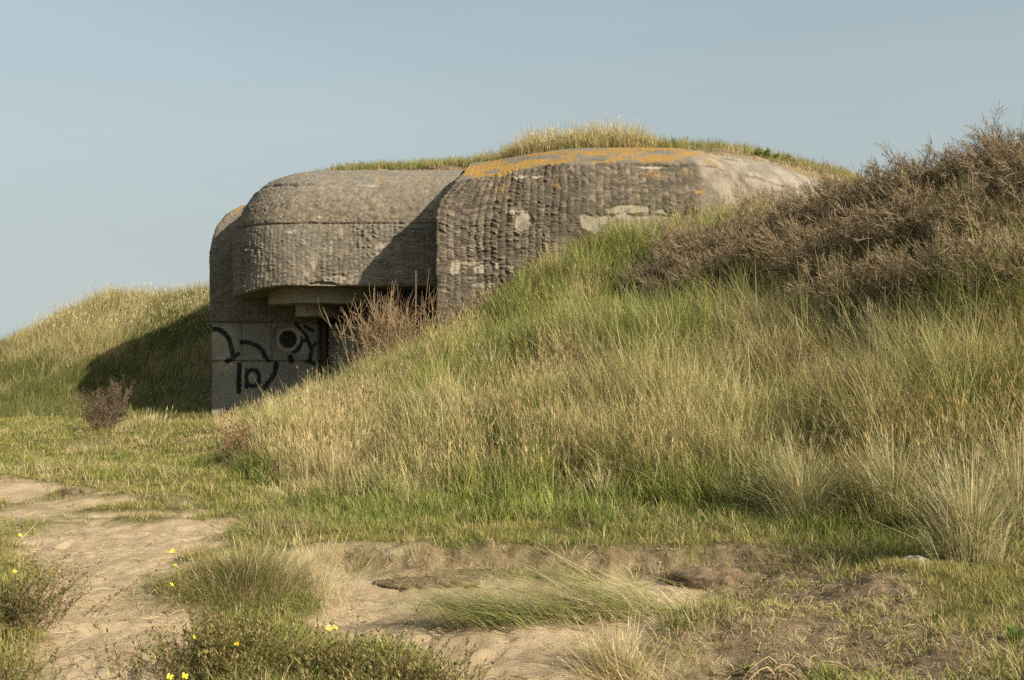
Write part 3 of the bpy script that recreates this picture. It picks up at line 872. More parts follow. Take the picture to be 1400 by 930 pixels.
SHRUB_AT = [(905, 20.3), (965, 20.6), (1020, 19.6), (950, 18.6), (1090, 20.2), (1085, 17.6), (1150, 19.0), (1165, 16.2), (1225, 17.6), (1262, 15.4), (1300, 17.0), (1345, 14.6), (1375, 16.2), (1440, 15.0), (1030, 18.2)]
_dens0 = dens_slope
def dens_slope(X, Y):
    k = np.zeros(np.shape(X))
    for px_, y_ in SHRUB_AT: k = np.maximum(k, np.exp(-((X - wx(px_, y_)) ** 2 + (Y - y_) ** 2) / .8))
    return _dens0(X, Y) * (1 - .72 * k)


s = Soup()
T0 = scatter(27000, dens_slope, (-8, 15), (6.5, 25))
nb = 15
def tuft_expand(T0, nb, spread):
    n = len(T0) * nb
    idx = np.repeat(np.arange(len(T0)), nb)
    r = np.abs(rng.normal(0, spread, n)); a = rng.random(n) * 2 * np.pi
    return idx, T0[idx, 0] + r * np.cos(a), T0[idx, 1] + r * np.sin(a), a, r


idx, X, Y, a, r = tuft_expand(T0, nb, .07)
Z = ground_z(X, Y)
g, br = slope_mix(T0[:, 0], T0[:, 1])
rt = rng.random(len(T0)); gs = .06 + .86 * sstep(.28, .68, g)
kind = np.where(rt < gs, 0, np.where(rng.random(len(T0)) < br * .55, 2, 1))     # 0 green, 1 straw, 2 brown
kd = kind[idx]
var = rng.random(len(idx)); tv = rng.random(len(T0))[idx]
gcol = mixcol(GREEN, YGREEN, np.clip(tv * .9, 0, 1)); gcol = np.where((rng.random(len(T0)) < .3)[idx][:, None], DKGREEN[None] * (.8 + .6 * var[:, None]), gcol)
scol = mixcol(STRAW, OLIVE, np.clip(tv * 1.1 - .25 + (var - .5) * .5, 0, .85))
bcol = mixcol(BROWN, TAN, np.clip(tv * .8 + (var - .5) * .4, 0, 1))
c1 = np.where((kd == 0)[:, None], gcol, np.where((kd == 1)[:, None], scol, bcol))
c0 = np.where((kd == 0)[:, None], gcol * .85 + .15 * OLIVE, np.where((kd == 1)[:, None], scol * .45 + .55 * GREEN * 1.1, bcol * .7 + .3 * OLIVE))
mixin = rng.random(len(idx))
c1 = np.where(((mixin < .08) & (kd == 0))[:, None], mixcol(STRAW, TAN, var), c1)
c1 = np.where(((mixin < .10) & (kd == 1))[:, None], mixcol(GREEN, YGREEN, var), c1)
tb = (.68 + .6 * rng.random(len(T0)))[idx]
c1 = c1 * (tb * (.85 + .3 * rng.random(len(idx))))[:, None]; c0 = c0 * tb[:, None]
dist_toe = np.clip((Y - toe_line(X)) / 2.5, 0, 1)
h = (.16 + (.34 + .14 * sstep(-.5, 2, X) * (1 - sstep(15, 20, Y))) * dist_toe) * (.5 + .85 * rng.random(len(idx))) * (.75 + .5 * tv)
h *= (.45 + 1.1 * fbm(T0[:, 0] * .9, T0[:, 1] * .8, 308, 3))[idx] * 1.05
h *= np.where(rng.random(len(idx)) < .07, 1.5, 1)
h *= 1 - .45 * sstep(20.5, 23, Y) * (X < 0) 
h *= 1 - .5 * sstep(-3.6, -4.8, X)
wind = np.full(len(idx), np.pi * .93)
taz = np.where(rng.random(len(T0)) < .35, np.pi * .93, rng.random(len(T0)) * 6.283)[idx]
az = np.where(rng.random(len(idx)) < .55, taz + rng.normal(0, .55, len(idx)), a)
ln = np.clip(np.abs(rng.normal(.15, .2, len(idx))) + np.abs(rng.normal(.25, .3, len(T0)))[idx], .03, 1.15)
ln = np.where((kd == 1) & (rng.random(len(T0)) < .22)[idx], np.clip(rng.normal(1.05, .12, len(idx)), .6, 1.25), ln)
w = .0048 + .0030 * np.clip((Y - 8) / 14, 0, 1) + .002 * rng.random(len(idx))
blades(s, np.stack([X, Y, Z - .02], 1), h, w, az, ln, c0, c1, droop=np.clip(ln - .5, 0, 1) * .5)
# stems with seed plumes
T1 = scatter(5800, lambda X, Y: dens_slope(X, Y) * sstep(.3, 1.2, Y - toe_line(X)) * (.08 + .92 * sstep(.46, .6, fbm(X * .8, Y * .6, 307, 3))), (-7, 13), (7, 24))
idx, X, Y, a, r = tuft_expand(T1, 5, .14)
Z = ground_z(X, Y)
n = len(X); tv = rng.random(len(T1))[idx]
cs = mixcol(STRAW, TAN, np.clip(tv + rng.normal(0, .2, n), 0, 1)) * (.8 + .4 * rng.random(n))[:, None]
h = (.38 + .34 * rng.random(n)) * (.8 + .4 * tv)
az = np.where(rng.random(n) < .3, np.pi * .95 + rng.normal(0, .5, n), a); ln = np.clip(np.abs(rng.normal(.22, .2, n)), .02, .9)
h = h * np.where(X < -3.4, 1 - .5 * sstep(-3.4, -4.6, X), 1)
tips = blades(s, np.stack([X, Y, Z - .02], 1), h, .0038 + .002 * (Y > 15), az, ln, cs * .55 + .45 * OLIVE, cs)
heads(s, tips, .07 + .07 * rng.random(n), .008 + .006 * rng.random(n), az, np.clip(ln + .15, 0, .9), cs * (.75 + .4 * rng.random(n))[:, None])
# big fanning tufts woven into the sward
T2 = scatter(1100, lambda X, Y: dens_slope(X, Y) * sstep(.5, 1.6, Y - toe_line(X)) * (.15 + .85 * sstep(.45, .6, fbm(X * .7 + 4, Y * .6, 309, 3))) * (1 - .7 * (X < -4)) * (Y < 22.3), (-6, 12), (8, 23))
nb2 = 130
idx, X, Y, a, r = tuft_expand(T2, nb2, .10); Z = ground_z(X, Y); n = len(X)
g2, _ = slope_mix(T2[:, 0], T2[:, 1]); rt = rng.random(len(T2)); size = .6 + .6 * rng.random(len(T2))
size *= 1 + .35 * sstep(0, 2, T2[:, 0]); g2 = g2 * (1 - .5 * sstep(.5, 2.5, T2[:, 0]))
tcol = np.where((rt < g2 * .8)[:, None], mixcol(GREEN, YGREEN, rng.random(len(T2))), np.where((rt < .85)[:, None], mixcol(STRAW, PALE, rng.random(len(T2))), mixcol(GREYGRN, OLIVE, rng.random(len(T2)))))
c = tcol[idx] * (.7 + .6 * rng.random(n))[:, None]; c = np.where((rng.random(n) < .2)[:, None], mixcol(STRAW, OLIVE, rng.random(n)), c)
f = np.clip(r / .2, 0, 1)
blades(s, np.stack([X, Y, Z - .03], 1), np.minimum((.3 + .45 * rng.random(n)) * size[idx], .85), .0042 + .002 * (Y > 14), a + rng.normal(0, .6, n), np.clip(np.abs(rng.normal(.2 + .6 * f, .25, n)), .02, 1.15), c * .75 + .25 * OLIVE, c, droop=np.clip(rng.normal(.3, .25, n), 0, .7))
tag(link('grass', s.mesh('dune_grass'), M_GRASS), 'tall mixed green and straw grass covering the right-hand dune slope', 'grass', kind='stuff')

# --- dark reddish dock and dry weed bits on the slope
s = Soup()
def dens_dock(X, Y): return (patch(X, Y, -3.7, 16.2, 1.5, 2.0) + .5 * patch(X, Y, -1.4, 14, .7, .8) + .5 * patch(X, Y, 1.8, 15.5, 1.5, 2) + .4 * patch(X, Y, 4.3, 12.3, 1.0, .8)) * (Y > toe_line(X) + .3) * (1 - in_bunker(X, Y))
D = scatter(480, dens_dock, (-7, 8), (8, 22)); idx, X, Y, a, r = tuft_expand(D, 3, .05); Z = ground_z(X, Y); n = len(X)
cd = mixcol(BROWN, np.array([.22, .12, .06]), rng.random(n))
ln = np.clip(np.abs(rng.normal(.2, .15, n)), .02, .6); h = .3 + .3 * rng.random(n)
tips = blades(s, np.stack([X, Y, Z], 1), h, .006, a, ln, cd, cd)
base = np.stack([X, Y, Z], 1)
for q in range(7):
    f = .45 + .55 * rng.random(n)
    pt = base + (tips - base) * f[:, None] + rng.normal(0, .018, (n, 3))
    heads(s, pt, .03 + .03 * rng.random(n), .022, rng.random(n) * 6.28, .5 * np.ones(n), cd * (.7 + .6 * rng.random(n))[:, None])
tag(link('dry_weeds', s.mesh('dry_weeds'), M_TWIG), 'dry brown weed stalks with crumbly seed heads among the slope grass', 'weeds', kind='stuff')

# --- short turf on the level ground
s = Soup()
def dens_turf(X, Y):
    sa, so = ground_masks(X, Y)
    d = (1 - sa) ** 1.5 * (1 - .93 * so)
    d = d * (1 - sstep(.2, 1.4, Y - toe_line(X))) * (1 - in_bunker(X, Y))
    return d * (.3 + .7 * sstep(.32, .55, fbm(X * 3.1, Y * 2.4, 311, 3)))


T0 = scatter(40000, dens_turf, (-20, 8), (4.5, 28.5)); idx, X, Y, a, r = tuft_expand(T0, 8, .06); Z = ground_z(X, Y); n = len(X)
n1 = fbm(T0[:, 0] * .8, T0[:, 1] * .55, 312, 3); tv = rng.random(len(T0))
# the strip along the toe is the greenest
strip = sstep(-.9, -.1, (T0[:, 1] - toe_line(T0[:, 0]))) * sstep(-3.2, -2.2, T0[:, 0])
gr = np.clip(n1 * 1.4 - .25 + .8 * strip, 0, 1)
tc0 = mixcol(np.array([.34, .28, .085]), np.array([.19, .23, .04]), gr); tc0 = np.where((tv < .18)[:, None], TAN[None], tc0)
c = tc0[idx] * (.7 + .6 * rng.random(n))[:, None]
h = (.035 + .06 * rng.random(n)) * (.7 + .8 * n1[idx]) * (1 + .5 * strip[idx])
blades(s, np.stack([X, Y, Z - .006], 1), h, .004 + .005 * sstep(8, 20, Y), a, np.clip(np.abs(rng.normal(.6, .3, n)), 0, 1.1), c * .9, c)
# longer wisps in the turf
T1 = scatter(1300, lambda X, Y: dens_turf(X, Y) * sstep(.5, .64, fbm(X * .9, Y * .7, 313, 3)), (-18, 6), (4.5, 28)); idx, X, Y, a, r = tuft_expand(T1, 14, .09); Z = ground_z(X, Y); n = len(X)
tv = rng.random(len(T1))[idx]
c = np.where((tv < .5)[:, None], mixcol(STRAW, TAN, rng.random(n)), mixcol(OLIVE, GREEN, rng.random(n))) * (.75 + .5 * rng.random(n))[:, None]
blades(s, np.stack([X, Y, Z - .006], 1), (.1 + .16 * rng.random(n)), .004 + .003 * sstep(8, 20, Y), a, np.clip(np.abs(rng.normal(.75, .3, n)), 0, 1.2), c * .8, c, droop=.25)
tag(link('grass', s.mesh('turf'), M_GRASS), 'short patchy turf on the level ground beside the sandy path', 'grass', kind='stuff')

# --- grass on the left-hand dune
s = Soup()
def dens_left(X, Y):
    return sstep(24.8, 27.5, Y + (fbm(X * .8, Y * .8, 321, 3) - .5) * 3) * (1 - in_bunker(X, Y)) * (X < -6.9 + (Y > 31) * 9) * (1 - sstep(-9.0, -7.8, X) * (Y < 27.2) * .8)


T0 = scatter(13500, dens_left, (-27, 1), (24.5, 43)); idx, X, Y, a, r = tuft_expand(T0, 13, .13); Z = ground_z(X, Y); n = len(X)
hz = base_z(T0[:, 0], T0[:, 1]); n1 = fbm(T0[:, 0] * .28, T0[:, 1] * .2, 322, 3); tv = rng.random(len(T0))
gr = np.clip(1.25 - hz * .48 + (n1 - .5) * 2.6, 0.0, 1)
isg = rng.random(len(T0)) < .95 * sstep(.15, .75, gr)
tc = np.where(isg[:, None], mixcol(GREEN * .6, OLIVE * .75, tv), mixcol(STRAW * .8, OLIVE, np.clip(tv * .6 + .15, 0, 1)))
c = tc[idx] * (.88 + .24 * rng.random(n))[:, None]; c = np.where(((rng.random(n) < .05) & (hz[idx] > 1.2))[:, None], STRAW[None] * .8, c)
h = (.28 + .40 * rng.random(n)) * (.7 + .6 * tv[idx]) * np.clip(.45 + .3 * hz[idx], .4, 1.1)
az = np.where(rng.random(n) < .55, rng.normal(.1, .6, n), a)
ln = np.clip(np.abs(rng.normal(.42, .25, n)), .03, 1)
tips = blades(s, np.stack([X, Y, Z - .03], 1), h, .009 + .004 * rng.random(n), az, ln, c * .8 + .2 * OLIVE, c)
k = (rng.random(n) < .10) & (hz[idx] > 1.6)
heads(s, tips[k], .12, .018, az[k], np.clip(ln[k], 0, .9), mixcol(STRAW, PALE, rng.random(k.sum())))
tag(link('grass', s.mesh('far_dune_grass'), M_GRASS), 'straw topped green grass on the dune left of the bunker', 'grass', kind='stuff')

# --- grass on the bunker roof
s = Soup()
n0 = 3800
RXs = -4.6 + 15.2 * rng.random(n0); rwv = rng.random(n0) ** 1.5 * .75 + .02
tall = sstep(-.2, .7, RXs) * (1 - sstep(2.6, 3.6, RXs)) * (.25 + 1.1 * sstep(.3, .65, vnoise(RXs * 2.3, rwv * 6, 205)))
keep = rng.random(n0) < np.clip(.5 + tall + .25 * (RXs < -.6) - .35 * sstep(3.4, 4.2, RXs) * (1 - sstep(6.5, 8, RXs)) * (rwv < .2), .1, 1)
RXs, rwv, tall = RXs[keep], rwv[keep], tall[keep]
bp = roof_pt(RXs, rwv); idx = np.repeat(np.arange(len(bp)), 16); n = len(idx)
a = rng.random(n) * 6.283; r = np.abs(rng.normal(0, .09, n))
Pb = bp[idx] + np.stack([r * np.cos(a), r * np.sin(a), -.03 * np.ones(n)], 1)
tv = rng.random(len(bp))[idx]
greenish = np.clip(.34 + .9 * np.exp(-((RXs - 4.4) / .8) ** 2) + .5 * np.exp(-((RXs - 6.4) / .6) ** 2) + .35 * (RXs < -.8), 0, .85)
isg = (rng.random(len(bp)) < greenish)[idx]
c = np.where(isg[:, None], mixcol(DKGREEN, YGREEN * .8, tv), mixcol(STRAW * .85, TAN * .8, tv)) * (.75 + .5 * rng.random(n))[:, None]
h = (.13 + .15 * rng.random(n) +   .33 * tall[idx] * (.3 + .65 * rng.random(n))) * (.5 + .9 * tv)
h *= np.where(RXs[idx] < -.8, .75, 1)
az = np.where(rng.random(n) < .4, np.pi + rng.normal(0, .8, n), a); ln = np.clip(np.abs(rng.normal(.38, .22, n)), .03, 1)
tips = blades(s, Pb, h, .008 + .003 * rng.random(n), az, ln, c * .6 + .4 * OLIVE, c)
k = (rng.random(n) < .18) & (tall[idx] > .3)
heads(s, tips[k], .13, .018, az[k], np.clip(ln[k], 0, .9), mixcol(STRAW, PALE, rng.random(k.sum())))
tag(link('grass', s.mesh('roof_grass'), M_GRASS), 'pale grass growing along the top of the bunker roof', 'grass', kind='stuff')

# --- dead straw, roots and crumbs lying on the sand
s = Soup()
def dens_lit(X, Y):
    sa, so = ground_masks(X, Y)
    sp = poly_sd(X, Y, PATH); pp = poly_sd(X, Y, PIT)
    edge = np.exp(-(np.minimum(np.abs(sp), np.abs(pp)) / .3) ** 2)
    return np.clip(.12 * sa + .8 * edge + .9 * so, 0, 1) * (Y < 16)


L0 = scatter(8500, dens_lit, (-7, 6), (4.4, 15)); X, Y = L0[:, 0], L0[:, 1]; n = len(X); Z = ground_z(X, Y)
az = rng.random(n) * 6.283; L = .02 + .13 * rng.random(n) ** 3
A = np.stack([X, Y, Z + .008], 1); X2 = X + np.cos(az) * L; Y2 = Y + np.sin(az) * L
Bp = np.stack([X2, Y2, ground_z(X2, Y2) + .006 + .025 * rng.random(n)], 1)
cl = np.where((rng.random(n) < .5)[:, None], mixcol(TAN * .8, STRAW * .7, rng.random(n)), mixcol(BROWN * .6, TAN * .6, rng.random(n)))
mid = (A + Bp) / 2 + rng.normal(0, .008, (n, 3)); mid[:, 2] = np.maximum(mid[:, 2], ground_z(mid[:, 0], mid[:, 1]) + .006)
rr = .001 + .0016 * rng.random(n)
twigs(s, A, mid, rr, rr, cl, cl); twigs(s, mid, Bp, rr, rr * .4, cl, cl)
# thin dry mats and sparse blades on the bare soil
T1 = scatter(900, lambda X, Y: np.clip(ground_masks(X, Y)[1], 0, 1) * sstep(.4, .6, fbm(X * 2.2, Y * 2.2, 331, 3)), (0, 6), (4.4, 9.5)); idx, X, Y, a, r = tuft_expand(T1, 9, .07); Z = ground_z(X, Y); n = len(X)
tv = rng.random(len(T1))[idx]
c = np.where((tv < .6)[:, None], mixcol(TAN, OLIVE, rng.random(n)), mixcol(GREEN, YGREEN, rng.random(n))) * (.7 + .5 * rng.random(n))[:, None]
blades(s, np.stack([X, Y, Z - .004], 1), .03 + .08 * rng.random(n), .003 + .0015 * rng.random(n), a, np.clip(rng.normal(.85, .25, n), .2, 1.2), c * .85, c, droop=.2)
tag(link('plant_litter', s.mesh('plant_litter'), M_TWIG), 'dead straw, root bits and sparse blades strewn over bare sand and soil', 'litter', kind='stuff')

# ------------------------------------------------------------------ single plants
def gz(x, y): return float(ground_z(np.array([x]), np.array([y]))[0])


def tussock_mesh(name, n, height, spread, lean, cols, heads_frac=.1, wind=(math.pi, .3), width=.005, droop=.15, seed=1):
    s = Soup()
    r = np.abs(rng.normal(0, spread, n)); a = rng.random(n) * 6.283
    P = np.stack([r * np.cos(a), r * np.sin(a), np.full(n, -.04)], 1)
    f = np.clip(r / (spread * 2), 0, 1)
    ln = np.clip(np.abs(rng.normal(lean * (.35 + .9 * f), .15, n)), .02, 1.15)
    az = np.where(rng.random(n) < wind[1], wind[0] + rng.normal(0, .4, n), a + rng.normal(0, .5, n))
    h = height * (.3 + .55 * rng.random(n) + .3 * (rng.random(n) < .12))
    ci = rng.integers(0, len(cols), n)
    c = np.array(cols)[ci] * (.75 + .5 * rng.random(n))[:, None]
    # ground may fall away under the outer blades: root them deeper
    tips = blades(s, P, h, width * (.7 + .6 * rng.random(n)), az, ln, c * .75 + .25 * OLIVE, c, droop=np.clip(droop * (ln + .2), 0, .6))
    k = (rng.random(n) < heads_frac) & (ln < .7)
    if k.any(): heads(s, tips[k], .12 + .06 * rng.random(k.sum()), (width * 1.7) * np.ones(k.sum()), az[k], np.clip(ln[k], 0, .9), mixcol(STRAW, PALE, rng.random(k.sum())))
    return s.mesh(name)


def put(name, me, mat, x, y, label, cat, group=None, rz=0, sc=1.0, dz=0.0):
    o = link(name, me, mat); o.location = (x, y, gz(x, y) + dz); o.rotation_euler = (0, 0, rz); o.scale = (sc,) * 3
    return tag(o, label, cat, group)


def at(px, py, Y): return wx(px, Y), Y


GRP = 'marram tussocks on the dune slope'
mar = [GREYGRN, OLIVE * 1.2, STRAW * .8, STRAW, PALE * .85, np.array([.16, .19, .07])]
pal = [PALE, STRAW, PALE * .9, GREYGRN]
for (px, Y, n, hh, sp, ln, cols, hf, lab) in [
    (1095, 10.2, 900, .85, .14, .75, mar, .06, 'grey green marram tussock fanning out low on the slope, left of two others'),
    (1222, 9.9, 800, .85, .14, .7, mar, .06, 'grey green marram tussock with straw blades in the middle of the lower slope row'),
    (1328, 8.4, 1000, 1.0, .13, .6, mar + [PALE], .08, 'tallest near marram tussock with pale arching blades at right, above the white stone'),
    (1395, 9.0, 700, .95, .14, .6, mar, .06, 'marram tussock cut by the right edge of the photo'),
    (1212, 13.3, 700, .95, .14, .5, pal, .25, 'pale straw marram tussock below the thicket, standing brightest on the slope'),
    (1075, 14.0, 500, .8, .16, .5, pal, .2, 'straw tussock at the foot of the brown thicket, left of the brightest one'),
    (1010, 10.9, 500, .5, .14, .8, [GREYGRN, OLIVE, GREEN], .02, 'short dark green tussock arching at the toe of the slope'),
    (940, 12.6, 600, .75, .2, .5, [STRAW, TAN, PALE * .9, OLIVE], .3, 'feathery beige grass clump in the centre of the slope'),
    (1330, 13.0, 500, .75, .2, .5, [OLIVE, STRAW, GREEN], .15, 'olive tussock under the right end of the thicket'),
    (458, 19.0, 350, .6, .14, .35, [PALE, STRAW, TAN], .15, 'pale dry grass clump left of the bare stalks by the bunker opening')]:
    x = wx(px, Y)
    put('marram_tussock', tussock_mesh('marram_tussock', int(n * 1.15), hh * 1.3, sp, ln * 1.05, cols, hf, width=.0038, droop=.3), M_GRASS, x, Y, lab, 'grass tussock', GRP)

# foreground clumps
x, y = flat(335, 815)
put('grass_clump', tussock_mesh('grass_clump', 3600, .46, .25, .9, [OLIVE * .8, GREEN * .7, TAN * .8, np.array([.14, .12, .035]), STRAW * .75], .02, (.5, .15), .0026, .35), M_GRASS, x, y, 'rounded olive grass clump on a hummock between path and sand hollow', 'grass clump')
x, y = flat(420, 800)
put('grass_clump', tussock_mesh('grass_clump', 1100, .6, .24, .8, [STRAW * .8, PALE * .75, TAN], .08, (math.pi * .8, .4), .0022, .3), M_GRASS, x, y, 'thin straw coloured grass clump right of the olive hummock', 'grass clump')


def swept_mesh(name, n, L, spread, az, cols, lift):
    s = Soup()
    P = np.stack([rng.normal(0, spread[0], n), rng.normal(0, spread[1], n), np.full(n, -.01)], 1)
    c = np.array(cols)[rng.integers(0, len(cols), n)] * (.75 + .5 * rng.random(n))[:, None]
    a = az + rng.normal(0, .35, n); h = L * (.5 + .6 * rng.random(n))
    blades(s, P, h, .0035 + .0015 * rng.random(n), a, np.clip(rng.normal(1.12, .1, n), .8, 1.3), c * .85, c, droop=np.clip(rng.normal(lift, .12, n), 0, .45))
    return s.mesh(name)


x, y = flat(850, 822)
put('windswept_grass', swept_mesh('windswept_grass', 1000, .78, (.24, .16), math.pi * .97, [YGREEN, STRAW * .9, STRAW * .7, PALE * .7, GREEN * 1.2], .32), M_GRASS, x, y, 'green grass clump combed flat to the left over the sand hollow', 'grass clump')
x, y = flat(690, 835)
put('windswept_grass', swept_mesh('windswept_grass', 700, .5, (.2, .1), math.pi * .97, [YGREEN, OLIVE, GREYGRN * 1.1], .22), M_GRASS, x, y, 'small low green tuft lying on the sand at the left tip of the combed grass', 'grass clump')
x, y = flat(850, 880)
put('windswept_grass', tussock_mesh('windswept_grass', 1500, .52, .22, .95, [STRAW, TAN, PALE * .85, OLIVE], .02, (math.pi * 1.1, .45), .0035, .3), M_GRASS, x, y, 'bleached straw clump drooping over the dark hole in the sand', 'grass clump')
x, y = flat(730, 800)
put('windswept_grass', swept_mesh('windswept_grass', 380, .42, (.2, .1), math.pi * 1.02, [GREYGRN, STRAW, OLIVE], .2), M_GRASS, x + .5, y, 'pale tip of combed grass along the back of the sand hollow', 'grass clump')
x, y = flat(920, 822)
put('grass_clump', tussock_mesh('grass_clump', 500, .12, .14, .9, [GREEN, YGREEN], 0, (0, 0), .003), M_GRASS, x, y, 'small bright green tuft right of the combed grass', 'grass clump')
x, y = flat(1135, 890)
put('grass_clump', tussock_mesh('grass_clump', 450, .16, .12, .8, [GREEN, OLIVE, YGREEN], 0, (0, 0), .003), M_GRASS, x, y, 'small green tuft right of the dead roots on bare soil', 'grass clump')
x, y = flat(5, 750)
put('grass_clump', tussock_mesh('grass_clump', 600, .25, .25, .9, [GREEN, OLIVE, YGREEN, STRAW], .02, (0, .2), .0035), M_GRASS, x - .2, y, 'green grass clump at the left edge beyond the dark herb', 'grass clump')
x, y = flat(1185, 935)
put('grass_clump', tussock_mesh('grass_clump', 700, .13, .22, .9, [GREEN, YGREEN, OLIVE], 0, (0, 0), .003), M_GRASS, x + .1, y, 'low green clump at the bottom edge under the bare soil', 'grass clump')


# herbs: many wiry stems with small leaves
def herb_mesh(name, stems, hh, spread, cols, leafc, leaf=.012, per=26, lean=.7):
    s = Soup(); n = stems
    r = np.abs(rng.normal(0, spread, n)); a = rng.random(n) * 6.283
    P = np.stack([r * np.cos(a), r * np.sin(a), np.full(n, -.02)], 1)
    h = hh * (.5 + .6 * rng.random(n)); ln = np.clip(np.abs(rng.normal(lean, .25, n)), .05, 1.1)
    az = a + rng.normal(0, .5, n)
    c = np.array(cols)[rng.integers(0, len(cols), n)]
    D = np.stack([np.cos(az) * ln, np.sin(az) * ln, np.sqrt(np.maximum(1 - .55 * ln ** 2, .1))], 1) * h[:, None]
    prev = P
    for k in range(1, 5):
        t = k / 4
        q = P + D * np.array([.35 * t + .65 * t ** 2] * 2 + [t])[None]
        twigs(s, prev, q, .0022 * (1.1 - t + .25), .0018 * (1.1 - t + .15), c, c); prev = q
    for k in range(per):
        t = .15 + .85 * rng.random(n)
        q = P + D * np.stack([.35 * t + .65 * t ** 2, .35 * t + .65 * t ** 2, t], 1)
        la = rng.random(n) * 6.283
        lc = np.array(leafc)[rng.integers(0, len(leafc), n)] * (.7 + .6 * rng.random(n))[:, None]
        L = leaf * (1.0 + 1.8 * rng.random(n))
        tip = q + np.stack([np.cos(la) * L * .7, np.sin(la) * L * .7, L * .7], 1)
        u = np.stack([-np.sin(la), np.cos(la), np.zeros(n)], 1) * (L * .17)[:, None]
        m = (q + tip) / 2
        V = np.stack([q, m + u, tip, m - u], 1)
        T = (np.arange(n)[:, None, None] * 4 + np.array([[0, 1, 2], [0, 2, 3]])[None]).reshape(-1, 3)
        s.add(V.reshape(-1, 3), T, np.repeat(lc, 4, 0))
    return s.mesh(name)


HB = [np.array([.20, .13, .07]), np.array([.15, .12, .055])]
HL = [np.array([.16, .16, .04]), np.array([.24, .19, .06]), np.array([.11, .115, .03]), np.array([.22, .14, .065])]
herbs = {}
for key, (px, py, st, hh, sp, lab) in {
    'a': (300, 918, 260, .24, .28, 'olive brown wiry herb in the bottom left of centre, beside the path'),
    'b': (450, 930, 300, .25, .3, 'olive feathery herb patch at the bottom edge left of the sand hollow'),
    'c': (560, 938, 150, .2, .2, 'sparse feathery herb at the bottom edge, right end of its patch'),
    'd': (8, 862, 190, .38, .2, 'dark brown wiry herb leaning over the path at the left edge'),
    'e': (5, 950, 70, .24, .16, 'thin brown herb sprays in the bottom left corner')}.items():
    x, y = flat(px, py)
    e = empty('wiry_herb', (x, y, gz(x, y)), lab, 'herb', 'wiry herbs beside the sandy path')
    link('foliage', herb_mesh('herb_foliage', st, hh, sp, HB, [HL[0], HL[1] * 1.2, HL[3], HL[2]] if key in 'abc' else [HL[3], HL[2], HL[0] * .8], lean=.42 if key in 'abc' else .7), M_LEAF, e)
    herbs[key] = e


def flower_head(sz):
    """four notched petals round a small boss, slightly cupped"""
    V = []; T = []
    for k in range(4):
        a = k * math.pi / 2 + random.uniform(-.1, .1)
        b0 = len(V)
        for (rad, da, z) in ((.1, 0, 0), (.7, -.55, .25), (1.0, -.3, .38), (.88, 0, .34), (1.0, .3, .38), (.7, .55, .25)):
            V.append((rad * math.cos(a + da) * sz, rad * math.sin(a + da) * sz, z * sz))
        for i in range(1, 5): T.append((b0, b0 + i, b0 + i + 1))
    b0 = len(V)
    for i in range(6): V.append((.16 * sz * math.cos(i * 1.047), .16 * sz * math.sin(i * 1.047), .05 * sz))
    V.append((0, 0, .35 * sz))
    for i in range(6): T.append((b0 + i, b0 + (i + 1) % 6, b0 + 6))
    return raw_mesh('petals', np.array(V), np.array(T))


def stem_mesh(vec, r=.0025):
    s = Soup(); v = np.array(vec, float)
    ps = [np.zeros(3), v * .4 + np.array([.01, 0, .02]), v]
    c = np.array([.10, .14, .03])
    for a_, b_ in zip(ps[:-1], ps[1:]): twigs(s, a_[None], b_[None], r, r * .8, c, c)
    return s.mesh('stem')


def yellow_flower(px, py, h, sz, label, Y=None):
    """px, py is where the bloom sits; its stem is rooted in the ground below"""
    if Y is None:
        Y = (EYE - h) * F / (py - CY)
    x = wx(px, Y)
    g0 = gz(x, Y + .03); top = wz(py, Y)
    e = empty('yellow_flower', (x, Y + .03, g0), label, 'flower', 'yellow flowers dotted about the dune')
    L = max(top - g0, .04)
    link('stem', stem_mesh((0, -.03, L)), M_LEAF, e)
    hd = link('petals', flower_head(sz), M_PETAL, e, (0, -.03, L)); hd.rotation_euler = (random.uniform(.5, .9), random.uniform(-.3, .3), random.uniform(0, 1.5))
    return e


for px, py, h, sz, lab in [
    (236, 754, .12, .022, 'yellow flower on the right edge of the path, highest of three there'),
    (239, 774, .10, .014, 'faint small yellow flower on the path edge between two brighter ones'),
    (234, 800, .12, .018, 'yellow flower touching the left flank of the olive grass hummock'),
    (267, 873, .14, .02, 'dull yellow flower over the herb beside the path, left of a brighter one'),
    (325, 880, .15, .021, 'bright yellow flower above the herb, alone in the lower left'),
    (450, 860, .14, .018, 'left bloom of a yellow pair beside the sand hollow'),
    (458, 859, .14, .018, 'right bloom of a yellow pair beside the sand hollow'),
    (232, 926, .13, .017, 'left of two yellow flowers cut near the bottom edge'),
    (252, 925, .14, .018, 'right of two yellow flowers cut near the bottom edge'),
    (27, 732, .12, .018, 'yellow flower at the left edge on green grass'),
    (20, 782, .14, .016, 'yellow flower at the left edge above the dark wiry herb')]:
    yellow_flower(px, py, h, sz, lab)
for px, py, Y, lab in [(548, 490, 20.6, 'yellow flower among tall grass under the bare brown stalks'), (510, 505, 19.6, 'yellow flower below the pale clump near the bunker opening'),
                       (428, 553, 18.6, 'yellow flower low on the slope left of the bare stalks'), (405, 545, 19.0, 'small yellow flower on the slope under the graffiti wall'),
                       (478, 673, 12.6, 'yellow flower at the grassy foot of the slope'), (1028, 705, 10.3, 'yellow flower at the dark foot of the marram tussocks')]:
    yellow_flower(px, py, 0, .022, lab, Y)


